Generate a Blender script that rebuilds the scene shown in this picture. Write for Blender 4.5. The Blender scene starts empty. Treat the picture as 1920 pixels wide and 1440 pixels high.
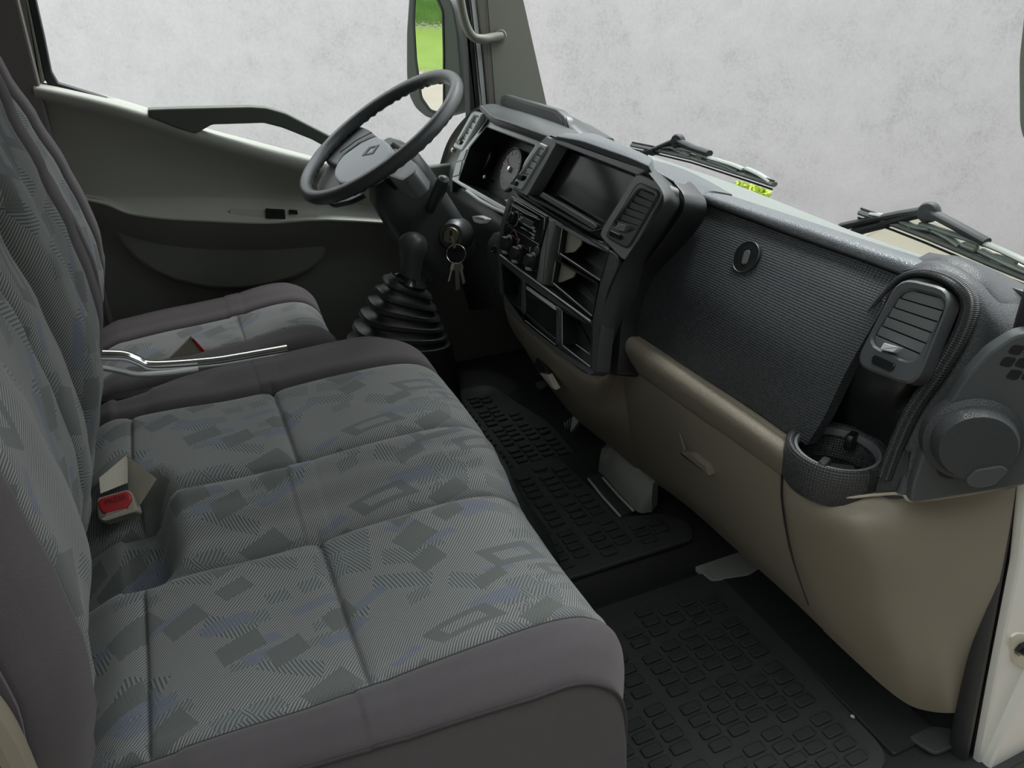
import bpy, bmesh, math, random
from mathutils import Vector, Matrix
random.seed(4)
V = Vector
sc = bpy.context.scene
COL = sc.collection

# ------------------------------------------------------------------ camera, light, exposure
FPX = 1442.0
VPX, VPY = 230.0, -60.0
TH = math.atan((720 - VPY) / FPX)
PS = math.atan((960 - VPX) * math.cos(TH) / FPX)
CW = V((math.sin(PS) * math.cos(TH), math.cos(PS) * math.cos(TH), -math.sin(TH)))
CU = V((math.sin(PS) * math.sin(TH), math.cos(PS) * math.sin(TH), math.cos(TH)))
CR = V((math.cos(PS), -math.sin(PS), 0))
CC = V((0, 0, 1.25))
cam = bpy.data.cameras.new('camera')
cam.sensor_width = 36
cam.lens = FPX / 1920 * 36
cam.clip_start = 0.02
camo = bpy.data.objects.new('camera', cam)
COL.objects.link(camo)
camo.matrix_world = Matrix(((CR.x, CU.x, -CW.x, CC.x), (CR.y, CU.y, -CW.y, CC.y), (CR.z, CU.z, -CW.z, CC.z), (0, 0, 0, 1)))
sc.camera = camo

world = bpy.data.worlds.new('overcast_sky')
sc.world = world
world.use_nodes = True
bg = world.node_tree.nodes['Background']
bg.inputs[0].default_value = (0.95, 0.985, 1.0, 1)
bg.inputs[1].default_value = 2.55
sun = bpy.data.lights.new('sun', 'SUN')
sun.energy = 4.0
sun.angle = math.radians(22)
suno = bpy.data.objects.new('sun', sun)
COL.objects.link(suno)
SEL, SAZ = math.radians(64), math.radians(35)      # high, in front of the cab and to the driver's side
sund = V((math.cos(SEL) * math.cos(SAZ), math.cos(SEL) * math.sin(SAZ), math.sin(SEL)))
suno.rotation_euler = sund.to_track_quat('Z', 'Y').to_euler()

vs = sc.view_settings
vs.view_transform = 'Standard'
vs.look = 'None'
vs.exposure = 0.0
vs.gamma = 1.0
vs.use_curve_mapping = False
sc.cycles.use_denoising = True
sc.cycles.max_bounces = 8
sc.cycles.transparent_max_bounces = 16


# ------------------------------------------------------------------ geometry helpers
def ray(px, py):
    return CW + CR * ((px - 960) / FPX) - CU * ((py - 720) / FPX)


def W(px, py, x=None, y=None, z=None):
    d = ray(px, py)
    if x is not None:
        t = (x - CC.x) / d.x
    elif y is not None:
        t = (y - CC.y) / d.y
    else:
        t = (z - CC.z) / d.z
    return CC + d * t


def plane(p0, n):
    n = V(n).normalized()
    if n.dot(CC - V(p0)) < 0:
        n = -n
    return (V(p0), n)


def on(px, py, pl, lift=0.0):
    p0, n = pl
    d = ray(px, py)
    t = ((p0 + n * lift) - CC).dot(n) / d.dot(n)
    return CC + d * t


def woff(p):
    o = V((0, 0, 0))
    while p is not None:
        o += p.location
        p = p.parent
    return o


def thing(name, label, cat, loc, group=None):
    o = bpy.data.objects.new(name, None)
    o.empty_display_size = 0.05
    COL.objects.link(o)
    o.location = V(loc)
    o['label'] = label
    o['category'] = cat
    if group:
        o['group'] = group
    return o


def tag(o, label=None, cat=None, group=None, kind=None):
    for k, v in (('label', label), ('category', cat), ('group', group), ('kind', kind)):
        if v:
            o[k] = v
    return o


def add(name, verts, faces, mat, parent=None, uv=None, smooth=True, ang=40, kind=None, label=None):
    off = woff(parent)
    me = bpy.data.meshes.new(name)
    me.from_pydata([tuple(V(v) - off) for v in verts], [], faces)
    if uv:
        ul = me.uv_layers.new(name='UVMap')
        for li, l in enumerate(me.loops):
            ul.data[li].uv = uv[l.vertex_index]
    bm = bmesh.new()
    bm.from_mesh(me)
    bmesh.ops.recalc_face_normals(bm, faces=bm.faces)
    bm.to_mesh(me)
    bm.free()
    if smooth:
        me.polygons.foreach_set('use_smooth', [p.loop_total <= 4 for p in me.polygons])
        me.set_sharp_from_angle(angle=math.radians(ang))
        me.polygons.foreach_set('use_smooth', [p.loop_total <= 4 for p in me.polygons])
    me.materials.append(mat)
    o = bpy.data.objects.new(name, me)
    COL.objects.link(o)
    if parent is not None:
        o.parent = parent
    if kind:
        o['kind'] = kind
    if label:
        o['label'] = label
    return o


class MB:
    """collects primitive shapes for ONE mesh"""

    def __init__(s):
        s.v, s.f = [], []

    def put(s, vs, fs):
        b = len(s.v)
        s.v += [V(q) for q in vs]
        s.f += [tuple(i + b for i in q) for q in fs]
        return s

    def build(s, name, mat, parent=None, **k):
        return add(name, s.v, s.f, mat, parent, **k)


def cr(p0, p1, p2, p3, t):
    return 0.5 * ((2 * p1) + (-p0 + p2) * t + (2 * p0 - 5 * p1 + 4 * p2 - p3) * t * t + (-p0 + 3 * p1 - 3 * p2 + p3) * t * t * t)


def spline(pts, n, closed=False):
    pts = [V(p) for p in pts]
    m = len(pts)
    out = []
    segs = m if closed else m - 1
    for i in range(segs):
        if closed:
            a, b, c, d = (pts[(i + k) % m] for k in (-1, 0, 1, 2))
        else:
            b, c = pts[i], pts[i + 1]
            a = pts[i - 1] if i > 0 else b * 2 - c
            d = pts[i + 2] if i + 2 < m else c * 2 - b
        for k in range(n):
            out.append(cr(a, b, c, d, k / n))
    if not closed:
        out.append(pts[-1])
    return out


def grid_mesh(g, back=None):
    """g: rows of points -> verts, faces, uv (metres); back: offset vector that closes it into a solid"""
    R, Cn = len(g), len(g[0])
    mid = R // 2
    us = [0.0]
    for j in range(1, Cn):
        us.append(us[-1] + (g[mid][j] - g[mid][j - 1]).length)
    vs_ = [0.0]
    mc = Cn // 2
    for i in range(1, R):
        vs_.append(vs_[-1] + (g[i][mc] - g[i - 1][mc]).length)
    verts = [p for row in g for p in row]
    uv = [(us[j], vs_[i]) for i in range(R) for j in range(Cn)]
    faces = [(i * Cn + j, i * Cn + j + 1, (i + 1) * Cn + j + 1, (i + 1) * Cn + j) for i in range(R - 1) for j in range(Cn - 1)]
    if back is not None:
        b = len(verts)
        back = V(back)
        verts = verts + [p + back for p in verts]
        uv = uv + uv
        faces += [tuple(b + k for k in reversed(f)) for f in list(faces)]
        edge = [j for j in range(Cn)] + [i * Cn + Cn - 1 for i in range(1, R)] + [(R - 1) * Cn + j for j in range(Cn - 2, -1, -1)] + [i * Cn for i in range(R - 2, 0, -1)]
        for k in range(len(edge)):
            p, q = edge[k], edge[(k + 1) % len(edge)]
            faces.append((p, b + p, b + q, q))
    return verts, faces, uv


def patch(name, rows, mat, parent=None, nu=8, nv=8, back=(0.015, 0, -0.005), **k):
    rows = [spline(r, nu) for r in rows]
    cols = [spline([r[j] for r in rows], nv) for j in range(len(rows[0]))]
    g = [[cols[j][i] for j in range(len(cols))] for i in range(len(cols[0]))]
    v, f, uv = grid_mesh(g, back)
    return add(name, v, f, mat, parent, uv=uv, **k)


def rpoly(pts, r, seg=4, closed=True):
    """round the corners of a 3D polygon; r number or list"""
    pts = [V(p) for p in pts]
    n = len(pts)
    out = []
    for i in range(n):
        a, b, c = pts[i - 1], pts[i], pts[(i + 1) % n]
        rr = r[i] if isinstance(r, (list, tuple)) else r
        d1, d2 = (a - b), (c - b)
        l = min(rr, d1.length * .48, d2.length * .48)
        p, q = b + d1.normalized() * l, b + d2.normalized() * l
        for k in range(seg + 1):
            t = k / seg
            out.append(p * (1 - t) ** 2 + b * 2 * t * (1 - t) + q * t * t)
    return out


def inset(loop, n, d):
    """offset a closed planar loop inwards by d"""
    m = len(loop)
    area = V((0, 0, 0))
    c = sum(loop, V((0, 0, 0))) / m
    for i in range(m):
        area += (loop[i] - c).cross(loop[(i + 1) % m] - c)
    s = 1 if area.dot(n) > 0 else -1
    out = []
    for i in range(m):
        e1 = (loop[i] - loop[i - 1])
        e2 = (loop[(i + 1) % m] - loop[i])
        if e1.length < 1e-9:
            e1 = e2
        if e2.length < 1e-9:
            e2 = e1
        e1, e2 = e1.normalized(), e2.normalized()
        n1, n2 = n.cross(e1) * s, n.cross(e2) * s
        b = (n1 + n2)
        if b.length < 1e-6:
            b = n1
        b.normalize()
        out.append(loop[i] + b * (d / max(0.5, b.dot(n1))))
    return out


def rings(loops, cap0=True, cap1=True):
    m = len(loops[0])
    verts = [p for l in loops for p in l]
    faces = []
    for a in range(len(loops) - 1):
        for j in range(m):
            k = (j + 1) % m
            faces.append((a * m + j, a * m + k, (a + 1) * m + k, (a + 1) * m + j))
    if cap0:
        faces.append(tuple(range(m - 1, -1, -1)))
    if cap1:
        faces.append(tuple((len(loops) - 1) * m + j for j in range(m)))
    return verts, faces


def plate_loops(loop, n, depth, lift=0.0, bev=0.002):
    l0 = [p + n * lift for p in loop]
    if bev > 0:
        return [[p - n * depth for p in l0], [p - n * bev for p in l0], [p - n * bev * .3 for p in inset(l0, n, bev * .3)], inset(l0, n, bev)]
    return [[p - n * depth for p in l0], l0]


def plate(name, px, pl, depth, mat, parent=None, r=0.004, lift=0.0, bev=0.002, seg=4, mb=None, **k):
    loop = rpoly([on(a, b, pl) for a, b in px], r, seg) if r else [on(a, b, pl) for a, b in px]
    v, f = rings(plate_loops(loop, pl[1], depth, lift, bev))
    if mb is not None:
        mb.put(v, f)
        return mb
    return add(name, v, f, mat, parent, **k)


def frame_loops(out, inn, n, depth, lift=0.0, bev=0.0015):
    o = [p + n * lift for p in out]
    i = [p + n * lift for p in inn]
    oi = inset(o, n, bev)
    ii = inset(i, n, -bev)
    return [[p - n * depth for p in i], [p - n * depth for p in o], [p - n * bev for p in o], oi, ii, [p - n * bev for p in i], [p - n * depth for p in i]]


def frame(name, pxo, pxi, pl, depth, mat, parent=None, r=0.004, ri=None, lift=0.0, bev=0.0015, seg=4, **k):
    o = rpoly([on(a, b, pl) for a, b in pxo], r, seg)
    i = rpoly([on(a, b, pl) for a, b in pxi], r if ri is None else ri, seg)
    v, f = rings(frame_loops(o, i, pl[1], depth, lift, bev), False, False)
    return add(name, v, f, mat, parent, **k)


def recess(name, px, pl, depth, mat, parent=None, r=0.004, lift=0.0, taper=0.004, seg=4, **k):
    """open tray: walls and bottom, with a wall thickness"""
    n = pl[1]
    l = [p + n * lift for p in rpoly([on(a, b, pl) for a, b in px], r, seg)]
    bot = [p - n * depth for p in inset(l, n, taper)]
    outb = [p - n * (depth + .003) for p in inset(l, n, taper - .003)]
    outt = inset(l, n, -.003)
    v, f = rings([bot, l, outt, outb], True, True)
    return add(name, v, f, mat, parent, **k)


def frames(path, closed=False, up=V((0, 0, 1))):
    """parallel transport frames"""
    m = len(path)
    tans = []
    for i in range(m):
        if closed:
            t = path[(i + 1) % m] - path[i - 1]
        else:
            t = path[min(i + 1, m - 1)] - path[max(i - 1, 0)]
        tans.append(t.normalized())
    t0 = tans[0]
    a = up - t0 * up.dot(t0)
    if a.length < 1e-4:
        a = V((1, 0, 0)) - t0 * t0.x
    a.normalize()
    out = []
    for t in tans:
        a = a - t * a.dot(t)
        a.normalize()
        out.append((t, a, t.cross(a)))
    return out


def tube(path, r, seg=10, closed=False, cap=True, up=V((0, 0, 1)), ry=None):
    path = [V(p) for p in path]
    fr = frames(path, closed, up)
    loops = []
    for i, p in enumerate(path):
        rr = r[i] if isinstance(r, (list, tuple)) else r
        r2 = rr if ry is None else (ry[i] if isinstance(ry, (list, tuple)) else ry)
        t, a, b = fr[i]
        loops.append([p + a * (math.cos(2 * math.pi * k / seg) * rr) + b * (math.sin(2 * math.pi * k / seg) * r2) for k in range(seg)])
    if closed:
        loops.append(loops[0])
        return rings(loops, False, False)
    return rings(loops, cap, cap)


def axes(n, up=V((0, 0, 1))):
    n = V(n).normalized()
    a = up.cross(n)
    if a.length < 1e-4:
        a = V((1, 0, 0)).cross(n)
    a.normalize()
    return a, n.cross(a), n          # right, up, normal


def lathe(prof, c, n, seg=24, cap0=True, cap1=True, up=V((0, 0, 1))):
    """prof: list of (radius, height along n)"""
    a, b, n = axes(n, up)
    c = V(c)
    loops = [[c + n * h + (a * math.cos(2 * math.pi * k / seg) + b * math.sin(2 * math.pi * k / seg)) * r for k in range(seg)] for r, h in prof]
    return rings(loops, cap0, cap1)


def box(c, ax, half, bev=0.002):
    """bevelled box: ax=(u,v,n) unit vectors, half=(hu,hv,hn)"""
    c = V(c)
    u, v, n = ax
    hu, hv, hn = half
    base = [u * s * hu + v * t * hv for s, t in ((-1, -1), (1, -1), (1, 1), (-1, 1))]
    def ring(i, h):
        cc = []
        su, sv = (hu - i) / hu, (hv - i) / hv
        b = min(bev, hu * .45, hv * .45)
        for s, t in ((-1, -1), (1, -1), (1, 1), (-1, 1)):
            x0, y0 = s * (hu - i), t * (hv - i)
            if s * t > 0:
                cc += [u * x0 + v * (y0 - t * b), u * (x0 - s * b) + v * y0] if False else [u * (x0) + v * (y0 - t * b), u * (x0 - s * b) + v * y0]
            else:
                cc += [u * (x0 - s * b) + v * y0, u * x0 + v * (y0 - t * b)]
        return [c + q + n * h for q in cc]
    b = min(bev, hn * .45)
    return rings([ring(b * .7, -hn), ring(0, -hn + b), ring(0, hn - b), ring(b * .7, hn)])


def boxw(c, half, bev=0.003):
    return box(c, (V((1, 0, 0)), V((0, 1, 0)), V((0, 0, 1))), half, bev)


def sstep(a, b, x):
    t = max(0.0, min(1.0, (x - a) / (b - a)))
    return t * t * (3 - 2 * t)


def lerp_tab(tab, x):
    if x <= tab[0][0]:
        return tab[0][1]
    for (x0, y0), (x1, y1) in zip(tab, tab[1:]):
        if x <= x1:
            t = (x - x0) / (x1 - x0)
            t = t * t * (3 - 2 * t)
            return y0 + (y1 - y0) * t
    return tab[-1][1]


# ------------------------------------------------------------------ materials
class NT:
    def __init__(s, name):
        s.mat = bpy.data.materials.new(name)
        s.mat.use_nodes = True
        s.t = s.mat.node_tree
        s.b = s.t.nodes['Principled BSDF']

    def n(s, ty, **k):
        o = s.t.nodes.new(ty)
        for a, b in k.items():
            setattr(o, a, b)
        return o

    def link(s, a, b):
        s.t.links.new(a, b)

    def m(s, op, a, b=None, c=None, clamp=False):
        o = s.n('ShaderNodeMath', operation=op, use_clamp=clamp)
        for i, q in enumerate((a, b, c)):
            if q is None:
                continue
            if isinstance(q, (int, float)):
                o.inputs[i].default_value = q
            else:
                s.link(q, o.inputs[i])
        return o.outputs[0]

    def mix(s, f, a, b):
        o = s.n('ShaderNodeMix', data_type='RGBA')
        for i, q in ((0, f), (6, a), (7, b)):
            if isinstance(q, (int, float)):
                o.inputs[i].default_value = q
            elif isinstance(q, tuple):
                o.inputs[i].default_value = (*q, 1)
            else:
                s.link(q, o.inputs[i])
        return o.outputs[2]

    def coord(s, which='Object'):
        return s.n('ShaderNodeTexCoord').outputs[which]

    def noise(s, co, scale, detail=3, rough=.5):
        o = s.n('ShaderNodeTexNoise')
        o.inputs['Scale'].default_value = scale
        o.inputs['Detail'].default_value = detail
        o.inputs['Roughness'].default_value = rough
        s.link(co, o.inputs['Vector'])
        return o.outputs['Fac']

    def bump(s, h, strength, dist=0.001):
        o = s.n('ShaderNodeBump')
        o.inputs['Strength'].default_value = strength
        o.inputs['Distance'].default_value = dist
        s.link(h, o.inputs['Height'])
        s.link(o.outputs[0], s.b.inputs['Normal'])

    def set(s, col=None, rough=None, metal=None, spec=None):
        if col:
            s.b.inputs['Base Color'].default_value = (*col, 1)
        if rough is not None:
            s.b.inputs['Roughness'].default_value = rough
        if metal is not None:
            s.b.inputs['Metallic'].default_value = metal
        if spec is not None:
            s.b.inputs['Specular IOR Level'].default_value = spec
        return s


def plastic(name, col, rough=.45, grain=0.0, gscale=700, spec=.5, var=.06, metal=0.0):
    t = NT(name).set(col, rough, metal, spec)
    co = t.coord()
    f = t.noise(co, 9, 4)
    lo = tuple(c * (1 - var) for c in col)
    hi = tuple(min(1, c * (1 + var)) for c in col)
    t.link(t.mix(f, lo, hi), t.b.inputs['Base Color'])
    if grain:
        vo = t.n('ShaderNodeTexVoronoi', feature='DISTANCE_TO_EDGE')
        vo.inputs['Scale'].default_value = gscale
        t.link(co, vo.inputs['Vector'])
        h = t.m('MULTIPLY', vo.outputs['Distance'], 2.2, clamp=True)
        h = t.m('ADD', h, t.m('MULTIPLY', t.noise(co, gscale * .45, 2), .5))
        t.bump(h, grain, .0008)
    return t.mat


def gridded(name, col, rough=.42, pu=.0042, pv=.0042, strength=.8, spec=.5):
    """fine raised cell texture moulded in plastic, on UVs in metres"""
    t = NT(name).set(col, rough, 0, spec)
    uv = t.coord('UV')
    s = t.n('ShaderNodeSeparateXYZ')
    t.link(uv, s.inputs[0])
    a = t.m('ABSOLUTE', t.m('SINE', t.m('MULTIPLY', s.outputs[0], math.pi / pu)))
    b = t.m('ABSOLUTE', t.m('SINE', t.m('MULTIPLY', s.outputs[1], math.pi / pv)))
    h = t.m('MULTIPLY', t.m('POWER', a, .5), t.m('POWER', b, .5))
    t.bump(h, strength, .0012)
    return t.mat


def fabric_pattern(name):
    t = NT(name).set(None, .95, 0, .15)
    uv = t.coord('UV')
    s = t.n('ShaderNodeSeparateXYZ')
    wob = t.n('ShaderNodeMix', data_type='VECTOR')
    t.link(uv, s.inputs[0])
    u0, v0 = s.outputs[0], s.outputs[1]
    u = t.m('ADD', u0, t.m('MULTIPLY', t.m('SINE', t.m('MULTIPLY', v0, 19.0)), .010))
    v = t.m('ADD', v0, t.m('MULTIPLY', t.m('SINE', t.m('MULTIPLY', u0, 23.0)), .008))

    def cells(au, bu, av, bv, la, lb, seed, p, win=.12, winb=None):
        a = t.m('DIVIDE', t.m('ADD', t.m('MULTIPLY', u, au), t.m('MULTIPLY', v, bu)), la)
        b = t.m('DIVIDE', t.m('ADD', t.m('MULTIPLY', u, av), t.m('MULTIPLY', v, bv)), lb)
        ib = t.m('FLOOR', b)
        wr = t.n('ShaderNodeTexWhiteNoise', noise_dimensions='1D')
        t.link(t.m('ADD', ib, seed * 7.3), wr.inputs['W'])
        a = t.m('ADD', a, wr.outputs['Value'])          # rows slide against each other
        ia = t.m('FLOOR', a)
        wn = t.n('ShaderNodeTexWhiteNoise', noise_dimensions='3D')
        cv = t.n('ShaderNodeCombineXYZ')
        t.link(ia, cv.inputs[0])
        t.link(ib, cv.inputs[1])
        cv.inputs[2].default_value = seed
        t.link(cv.outputs[0], wn.inputs['Vector'])
        sc_ = t.n('ShaderNodeSeparateColor')
        t.link(wn.outputs['Color'], sc_.inputs[0])
        fa = t.m('ABSOLUTE', t.m('SUBTRACT', t.m('SUBTRACT', a, ia), .5))
        fb = t.m('ABSOLUTE', t.m('SUBTRACT', t.m('SUBTRACT', b, ib), .5))
        wa = t.m('ADD', .28, t.m('MULTIPLY', sc_.outputs[1], .21))
        wb = t.m('ADD', .24, t.m('MULTIPLY', sc_.outputs[2], .24))
        pick = t.m('LESS_THAN', wn.outputs['Value'], p)
        ma = t.m('MULTIPLY', t.m('LESS_THAN', fa, wa), t.m('LESS_THAN', fb, wb))
        inner = t.m('MULTIPLY', t.m('LESS_THAN', fa, t.m('MULTIPLY', wa, .6)), t.m('LESS_THAN', fb, t.m('MULTIPLY', wb, .45)))
        return t.m('MULTIPLY', pick, ma), t.m('MULTIPLY', pick, t.m('MULTIPLY', ma, t.m('SUBTRACT', 1, inner))), wn.outputs['Value']

    def stripes(cu, cv_, period, th=0.0):
        return t.m('GREATER_THAN', t.m('SINE', t.m('MULTIPLY', t.m('ADD', t.m('MULTIPLY', u, cu), t.m('MULTIPLY', v, cv_)), 2 * math.pi / period)), th)

    rib = stripes(.62, -.78, .0036, .1)                 # fine diagonal rib
    coarse = stripes(.35, .93, .0052, -.1)
    thread = t.m('SINE', t.m('MULTIPLY', u, 2 * math.pi / .0021))
    base = t.mix(rib, (.105, .111, .109), (.265, .274, .264))
    m1, _, v1 = cells(.42, .90, -.86, .50, .088, .050, 1.0, .23)
    m2, _, v2 = cells(-.30, .95, .90, .42, .105, .050, 2.0, .36)
    m3, _, v3 = cells(.62, .78, -.95, .30, .075, .028, 3.0, .20)
    _, o4, v4 = cells(.55, .83, -.97, .20, .100, .052, 4.0, .18)
    m5, _, v5 = cells(.20, .98, -.98, .20, .050, .028, 5.0, .17)
    c2 = t.mix(coarse, (.088, .097, .097), (.20, .217, .214))
    col = t.mix(m2, base, c2)
    herring = stripes(-.55, .83, .0050, .0)
    col = t.mix(m5, col, t.mix(herring, (.10, .11, .11), (.195, .212, .21)))
    col = t.mix(t.m('MULTIPLY', m3, .75), col, t.mix(rib, (.105, .118, .155), (.18, .20, .255)))
    col = t.mix(t.m('MULTIPLY', o4, .85), col, (.112, .122, .120))
    col = t.mix(t.m('MULTIPLY', m1, .9), col, t.mix(rib, (.105, .114, .108), (.125, .135, .127)))
    t.link(col, t.b.inputs['Base Color'])
    h = t.m('ADD', t.m('MULTIPLY', rib, .6), t.m('MULTIPLY', thread, .3))
    t.bump(h, .25, .0008)
    t.b.inputs['Sheen Weight'].default_value = .15
    return t.mat


def weave(name, col, period=.0022, strength=.35):
    t = NT(name).set(None, .92, 0, .2)
    uv = t.coord('UV')
    s = t.n('ShaderNodeSeparateXYZ')
    t.link(uv, s.inputs[0])
    k = 2 * math.pi / period
    a = t.m('SINE', t.m('MULTIPLY', s.outputs[0], k))
    b = t.m('SINE', t.m('MULTIPLY', s.outputs[1], k))
    h = t.m('MULTIPLY', a, b)
    f = t.m('MULTIPLY_ADD', h, .22, .5)
    big = t.noise(t.coord(), 6, 3)
    f = t.m('ADD', f, t.m('MULTIPLY', t.m('SUBTRACT', big, .5), .5))
    t.link(t.mix(f, tuple(c * .72 for c in col), tuple(c * 1.25 for c in col)), t.b.inputs['Base Color'])
    t.bump(h, strength, .0006)
    t.b.inputs['Sheen Weight'].default_value = .12
    return t.mat


def metal(name, col=(.6, .6, .6), rough=.3):
    t = NT(name).set(col, rough, 1.0)
    t.bump(t.noise(t.coord(), 120, 3), .05)
    return t.mat


def glass(name, fac=.04, tint=(.99, 1, .995)):
    t = NT(name)
    nt = t.t
    tr = t.n('ShaderNodeBsdfTransparent')
    tr.inputs[0].default_value = (*tint, 1)
    gl = t.n('ShaderNodeBsdfGlossy')
    gl.inputs['Roughness'].default_value = .02
    mx = t.n('ShaderNodeMixShader')
    fr = t.n('ShaderNodeFresnel')
    fr.inputs[0].default_value = 1.45
    t.link(t.m('MULTIPLY', fr.outputs[0], fac, clamp=True), mx.inputs[0])
    t.link(tr.outputs[0], mx.inputs[1])
    t.link(gl.outputs[0], mx.inputs[2])
    t.link(mx.outputs[0], nt.nodes['Material Output'].inputs[0])
    return t.mat


def noisy(name, c1, c2, scale=8, rough=.8, bump=0.0, detail=6, bscale=None):
    t = NT(name).set(None, rough)
    co = t.coord()
    r = t.n('ShaderNodeValToRGB')
    r.color_ramp.elements[0].position = .35
    r.color_ramp.elements[1].position = .65
    r.color_ramp.elements[0].color = (*c1, 1)
    r.color_ramp.elements[1].color = (*c2, 1)
    t.link(t.noise(co, scale, detail, .65), r.inputs[0])
    t.link(r.outputs[0], t.b.inputs['Base Color'])
    if bump:
        t.bump(t.noise(co, bscale or scale * 4, 4), bump, .004)
    return t.mat


M = {}
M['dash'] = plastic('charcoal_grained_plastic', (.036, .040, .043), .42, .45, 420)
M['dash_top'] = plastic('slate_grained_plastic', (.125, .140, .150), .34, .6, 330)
M['defrost'] = plastic('pale_grey_green_plastic', (.215, .24, .222), .5, .1, 500)
M['dash_smooth'] = plastic('smooth_dark_plastic', (.066, .073, .075), .34, .12, 900)
M['black'] = plastic('black_plastic', (.016, .017, .018), .35, .1, 900)
M['gloss'] = plastic('gloss_black_plastic', (.012, .013, .014), .14)
M['grid'] = gridded('cell_textured_plastic', (.040, .046, .050), .40)
M['gridfine'] = gridded('ribbed_trim_plastic', (.20, .22, .216), .38, .05, .003, .7)
M['trimdot'] = gridded('dotted_trim_plastic', (.045, .048, .050), .33, .0045, .0045, .9)
M['beige'] = plastic('beige_grained_plastic', (.235, .208, .158), .46, .5, 380)
M['beige_flat'] = plastic('beige_plastic', (.245, .217, .166), .52, .12, 500)
M['bezel'] = plastic('grey_bezel_plastic', (.46, .50, .48), .30)
M['silver'] = plastic('silver_paint', (.58, .61, .61), .35)
M['door'] = plastic('grey_green_door_plastic', (.38, .395, .35), .5, .2, 600)
M['door_low'] = plastic('dark_door_plastic', (.21, .22, .20), .6, .2, 600)
M['pillar'] = plastic('grey_green_pillar_trim', (.25, .26, .225), .5, .15, 600)
M['pillar_dark'] = plastic('dark_pillar_trim', (.20, .19, .18), .5)
M['rubber'] = plastic('black_rubber', (.022, .024, .024), .66, .35, 900)
M['seal'] = plastic('seal_rubber', (.028, .030, .033), .6)
M['mat'] = plastic('floor_mat_rubber', (.050, .056, .053), .62, .5, 500)
M['matblock'] = plastic('floor_mat_tread_rubber', (.038, .043, .041), .45, .4, 700)
M['fabric'] = fabric_pattern('patterned_seat_fabric')
M['weave'] = weave('dark_seat_cloth', (.096, .087, .092))
M['piping'] = plastic('seat_piping', (.035, .034, .036), .8)
M['white'] = plastic('white_car_paint', (.78, .78, .74), .3, var=.02)
M['chrome'] = metal('chrome', (.75, .75, .74), .18)
M['steel'] = metal('brushed_steel', (.5, .5, .48), .38)
M['alu'] = metal('dull_aluminium', (.42, .43, .42), .5)
M['brass'] = metal('worn_brass', (.28, .25, .19), .4)
M['red'] = plastic('red_plastic', (.42, .025, .03), .35)
M['belt'] = weave('beige_belt_webbing', (.70, .67, .57), .0035, .6)
M['buckle'] = plastic('beige_buckle_plastic', (.34, .32, .26), .4)
M['mirror'] = metal('mirror_glass', (.92, .95, .92), .01)
M['glass'] = glass('window_glass')
M['wall'] = None
M['cream'] = noisy('cream_body_paint', (.62, .58, .47), (.68, .64, .53), 6, .5)
M['leaf'] = noisy('yellow_green_leaves', (.30, .45, .03), (.62, .68, .10), 60, .7, .4)
M['grass'] = noisy('bright_meadow_grass', (.075, .135, .010), (.14, .20, .02), 1.2, .9, .4)
M['trees'] = noisy('dark_tree_leaves', (.03, .10, .02), (.16, .30, .06), 2.5, .9, .6)
M['hedge'] = noisy('dark_shade_hedge', (.035, .034, .028), (.12, .115, .10), 2.5, .9, .6)
M['sand'] = noisy('pale_gravel_ground', (.19, .17, .14), (.25, .225, .185), 3, .9, .3)
M['white_pt'] = plastic('white_print', (.7, .7, .68), .5)
M['red_pt'] = plastic('red_print', (.5, .06, .05), .5)
M['blue_pt'] = plastic('blue_print', (.08, .14, .42), .5)
M['lit_footwell'] = plastic('lit_footwell_grey', (.37, .39, .355), .4, .8, 200)  # paler grey stands in for the light on duct and toe board
M['slat'] = plastic('vent_slat_plastic', (.15, .163, .166), .35)
M['wiper'] = plastic('wiper_metal', (.16, .18, .165), .45)
M['wiper_light'] = plastic('wiper_light_metal', (.30, .33, .30), .5)
M['dial'] = plastic('grey_dial_face', (.16, .165, .16), .35)


def wall_mat():
    t = NT('pale_concrete').set(None, .9)
    co = t.coord()
    a = t.noise(co, .9, 7, .62)
    b = t.noise(co, 7, 8, .7)
    c = t.noise(co, 60, 4, .6)
    f = t.m('ADD', t.m('MULTIPLY', a, .34), t.m('ADD', t.m('MULTIPLY', b, .38), t.m('MULTIPLY', c, .28)))
    r = t.n('ShaderNodeValToRGB')
    e = r.color_ramp.elements
    e[0].position, e[0].color = .36, (.51, .493, .522, 1)
    e[1].position, e[1].color = .60, (.715, .692, .73, 1)
    x = r.color_ramp.elements.new(.48)
    x.color = (.65, .63, .662, 1)
    t.link(f, r.inputs[0])
    t.link(r.outputs[0], t.b.inputs['Base Color'])
    t.bump(b, .15, .01)
    return t.mat


M['wall'] = wall_mat()

# ------------------------------------------------------------------ the setting
S = 'structure'
X, Y, Z = V((1, 0, 0)), V((0, 1, 0)), V((0, 0, 1))


def slab(name, lo, hi, mat, parent=None, kind=S, bev=.004):
    c = (V(lo) + V(hi)) / 2
    h = (V(hi) - V(lo)) / 2
    v, f = boxw(c, tuple(h), bev)
    return add(name, v, f, mat, parent, kind=kind, smooth=False)


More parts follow.
